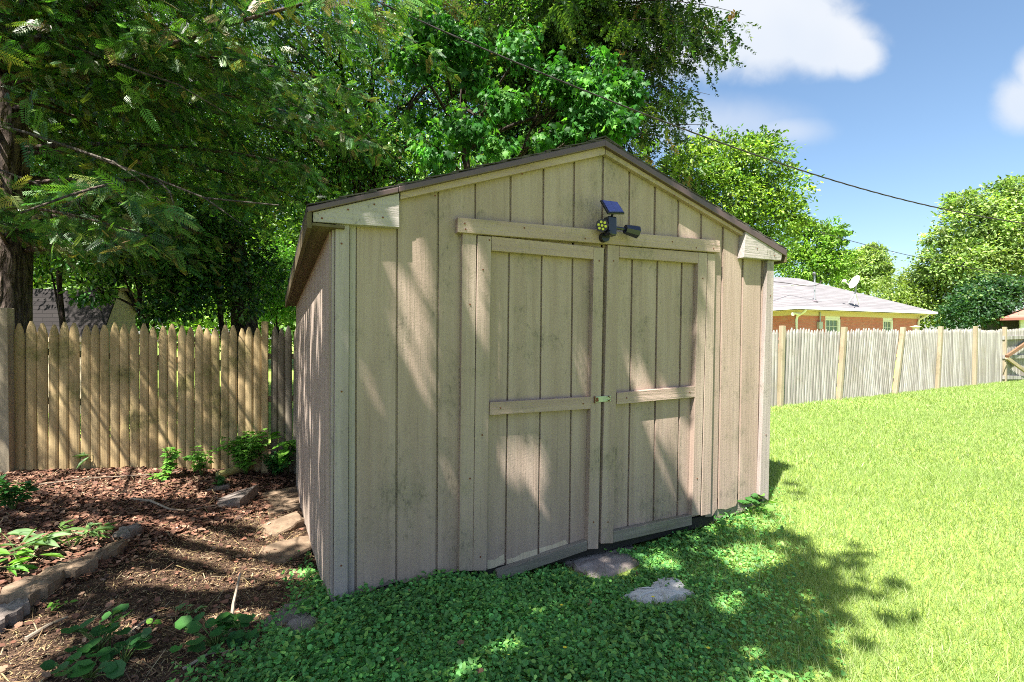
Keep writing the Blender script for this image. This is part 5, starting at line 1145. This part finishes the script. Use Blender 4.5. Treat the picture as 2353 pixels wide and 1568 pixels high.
plant('weed_clump', 'dark leafy weed at the left edge of the leaf litter', 30, 1178, .27, 9, 20, .06, LEAF, PD, .15)
plant('creeper', 'five leaved creeper with grey green leaves behind the edging stones', 40, 1282, .12, 4, 6, .13, LONG, PG, .14, top=.85)
plant('creeper', 'low five leaved creeper with yellow green leaves in front of the grey green one', 48, 1318, .09, 3, 6, .12, LONG, PB, .12, top=.85)
plant('creeper', 'row of small creeper rosettes above the pale end block', 165, 1262, .11, 5, 6, .095, LONG, [((.12,.22,.06), 1.0)], .16, top=.85)
plant('creeper', 'tiny creeper sprig at the far end of the rosette row', 225, 1250, .10, 2, 6, .085, LONG, [((.12,.22,.06), 1.0)], .06, top=.85)
plant('violet', 'dark heart leaved violet at the front of the bare soil', 497, 1488, .10, 17, 1, .055, ROUND, PD, .13, top=.99)
plant('violet', 'smaller violet right of the dark heart leaved one by the forked twig', 558, 1478, .09, 12, 1, .05, ROUND, PD, .08, top=.99)
plant('violet', 'broad leaved violet with a bright upright shoot near the lower left corner', 228, 1500, .12, 14, 1, .055, ROUND, PD+[], .13, top=.99)
plant('violet', 'violet with pitted leaves right of the shoot near the bottom edge', 285, 1530, .08, 10, 1, .055, ROUND, PD, .08, top=.99)
plant('violet', 'clump of violet leaves cut by the bottom edge of the picture', 205, 1566, .09, 16, 1, .055, ROUND, PD, .12, top=.99)
plant('sprout', 'light green shoot growing out of the broad leaved violet', 252, 1492, .15, 1, 6, .05, LEAF, PB, .02, top=.6)
plant('sprout', 'lobed pale sprout alone on the shaded soil', 432, 1415, .05, 3, 3, .05, MAPLE, PG, .05, top=.7)
plant('sprout', 'tiny sprout alone on the soil left of the forked twig', 357, 1448, .05, 1, 4, .045, LEAF, PB, .02, top=.7)
plant('sprout', 'small pale sprout on the leaf litter behind the end block', 222, 1216, .05, 2, 5, .04, LEAF, PG, .04, top=.7)
plant('sprout', 'little green sprout below the long tan edging stone', 118, 1408, .04, 3, 4, .035, LEAF, PB, .06, top=.7)
plant('seedling', 'dark low seedling on the shaded litter in front of the mossy log', 500, 1118, .10, 4, 7, .06, MAPLE, PD, .14)
plant('seedling', 'low bright seedling just in front of the slim maple seedling', 368, 1108, .12, 4, 7, .06, MAPLE, PB, .13)
plant('weed_clump', 'heart leaved weeds against the foot of the shed near its right corner', 1702, 1172, .13, 22, 2, .055, ROUND, [((.05,.16,.03), .6), ((.14,.28,.05), .4)], .22, top=.8)
plant('weed_clump', 'dark rounded weeds beside the foot of the right door casing', 1640, 1205, .08, 14, 2, .045, ROUND, PD, .14, top=.8)
M['petal'] = simple('yellow_petal', (.75,.58,.03), .5)
for (x, y, lb_) in ((1290,1420,'lone yellow flower in the clover below the flagstone step'), (1298,1568-45,'yellow flower in the clover near the bottom edge'), (1627,1524,'yellow flower in the grassy clover right of centre'), (1500,1420-20,'yellow flower beside the jagged white stone')):
    b = G(x, y); fl_ = thing('yellow_flower', lb_, 'flower', tuple(b), 'small yellow flowers in the clover'); w = MB(); w.tube([b, b+[0, 0, .055]], .0012, 5); w.build('stem', M['stem'], fl_)
    w = MB(); c = b+np.array([0, -.002, .058])
    for k in range(5):
        a = k*1.2566; d = np.array([math.cos(a), math.sin(a)*.8, .35])*.009; s_ = np.array([-math.sin(a), math.cos(a), 0])*.004; w.add([c, c+d*.6+s_, c+d, c+d*.6-s_], [[0,1,2,3]])
    w.build('petals', M['petal'], fl_, fix=False)
SUN_E = 5.0; SKY_S = .055; EXPO = 1.83; SKY_HUE = .495; SKY_SAT = 1.03; SKY_VAL = 1.2; CLOUD_V = 5.2; DENOISE = False
sun = bpy.data.lights.new('sun', 'SUN'); sun.energy = SUN_E; sun.angle = R(.5); sun.color = (1.0, .95, .87)
so = bpy.data.objects.new('sun', sun); COL.objects.link(so); so.location = (-8, -12, 25)
so.rotation_euler = Vector(Lv).to_track_quat('-Z', 'Y').to_euler()
el = math.asin(-Lv[2]); az = math.atan2(-Lv[0], -Lv[1])      # towards the sun, from +Y clockwise
wd = bpy.data.worlds.new('World'); scene.world = wd; wd.use_nodes = True; nt = wd.node_tree; nt.nodes.clear()
class WN(NT):
    def __init__(s, t): s.t = t
q = WN(nt)
out = q.n('ShaderNodeOutputWorld'); bg = q.n('ShaderNodeBackground'); q.l(bg.outputs[0], out.inputs[0]); bg.inputs[1].default_value = SKY_S
sky = q.n('ShaderNodeTexSky', sky_type='NISHITA'); sky.sun_disc = False; sky.sun_elevation = el; sky.sun_rotation = az; sky.air_density = 1.0; sky.dust_density = 1.3; sky.ozone_density = 2.0
tc = q.n('ShaderNodeTexCoord'); sx = q.n('ShaderNodeSeparateXYZ'); q.l(tc.outputs['Generated'], sx.inputs[0])
yy = q.math('MAXIMUM', sx.outputs[1], .05)
ca = q.math('DIVIDE', sx.outputs[0], yy); cb = q.math('DIVIDE', sx.outputs[2], yy)
cv = q.n('ShaderNodeCombineXYZ'); q.l(ca, cv.inputs[0]); q.l(cb, cv.inputs[1])
n1 = q.noise(cv.outputs[0], 5.5, 9, .58, .25); n2 = q.noise(cv.outputs[0], 2.0, 3, .5)
n3 = q.noise(cv.outputs[0], 17.0, 7, .6, .5)
def blob(px, py, rx, ry):
    a0, b0 = (px-CX)/FPX, (CY-py)/FPX
    da = q.math('DIVIDE', q.math('SUBTRACT', ca, a0), rx/FPX); db = q.math('DIVIDE', q.math('SUBTRACT', cb, b0), ry/FPX)
    return q.math('SUBTRACT', 1.0, q.math('SQRT', q.math('ADD', q.math('MULTIPLY', da, da), q.math('MULTIPLY', db, db))))
def cloud(bl, namp, lo, hi, amt):
    s_ = bl[0]
    for b in bl[1:]: s_ = q.math('MAXIMUM', s_, b)
    s_ = q.math('ADD', s_, q.math('MULTIPLY', q.math('SUBTRACT', q.math('ADD', q.math('MULTIPLY', n1, .7), q.math('MULTIPLY', n3, .3)), .5), namp*1.25))
    return q.math('MULTIPLY', q.ramp(s_, lo, hi), amt)
c1 = cloud([blob(1740,60,300,150), blob(1890,95,170,100), blob(1965,125,90,70), blob(1600,40,320,170)], .7, .0, .52, .97)
c2 = cloud([blob(1620,290,340,100), blob(1800,300,170,50)], .5, .05, .9, .55)
c3 = cloud([blob(2345,235,100,90), blob(2380,180,70,100)], .8, .05, .7, .8)
c4 = cloud([blob(300,150,700,300)], .8, .1, .8, .9)
tot = q.math('MAXIMUM', q.math('MAXIMUM', c1, c2), q.math('MAXIMUM', c3, c4))
hs = q.n('ShaderNodeHueSaturation'); hs.inputs['Hue'].default_value = SKY_HUE; hs.inputs['Saturation'].default_value = SKY_SAT; hs.inputs['Value'].default_value = SKY_VAL; q.l(sky.outputs[0], hs.inputs['Color'])
shd = q.ramp(q.math('ADD', q.math('MULTIPLY', n2, .6), q.math('MULTIPLY', cb, .5)), .35, .75)
q.l(q.mix(tot, hs.outputs[0], q.mix(shd, tuple(CLOUD_V*k for k in (.70, .80, .95)), tuple(CLOUD_V*k for k in (.99, 1.0, 1.02)))), bg.inputs[0])
cam = bpy.data.cameras.new('camera'); co = bpy.data.objects.new('camera', cam); COL.objects.link(co)
cam.sensor_width = 36; cam.lens = FPX/2353*36; cam.clip_end = 2000; cam.clip_start = .05; co.location = (0, 0, HC); co.rotation_euler = (R(90), 0, 0)
scene.camera = co
scene.render.engine = 'CYCLES'; scene.cycles.max_bounces = 7; scene.cycles.diffuse_bounces = 3; scene.cycles.transmission_bounces = 4; scene.cycles.glossy_bounces = 2; scene.cycles.transparent_max_bounces = 4
scene.cycles.use_denoising = DENOISE; scene.cycles.denoiser = 'OPENIMAGEDENOISE'; scene.cycles.denoising_prefilter = 'ACCURATE'; scene.cycles.filter_width = 1.0
scene.view_settings.view_transform = 'Standard'; scene.view_settings.look = 'None'; scene.view_settings.gamma = 1; scene.view_settings.exposure = EXPO; scene.view_settings.use_curve_mapping = False
scene.render.resolution_x = 1024; scene.render.resolution_y = 682
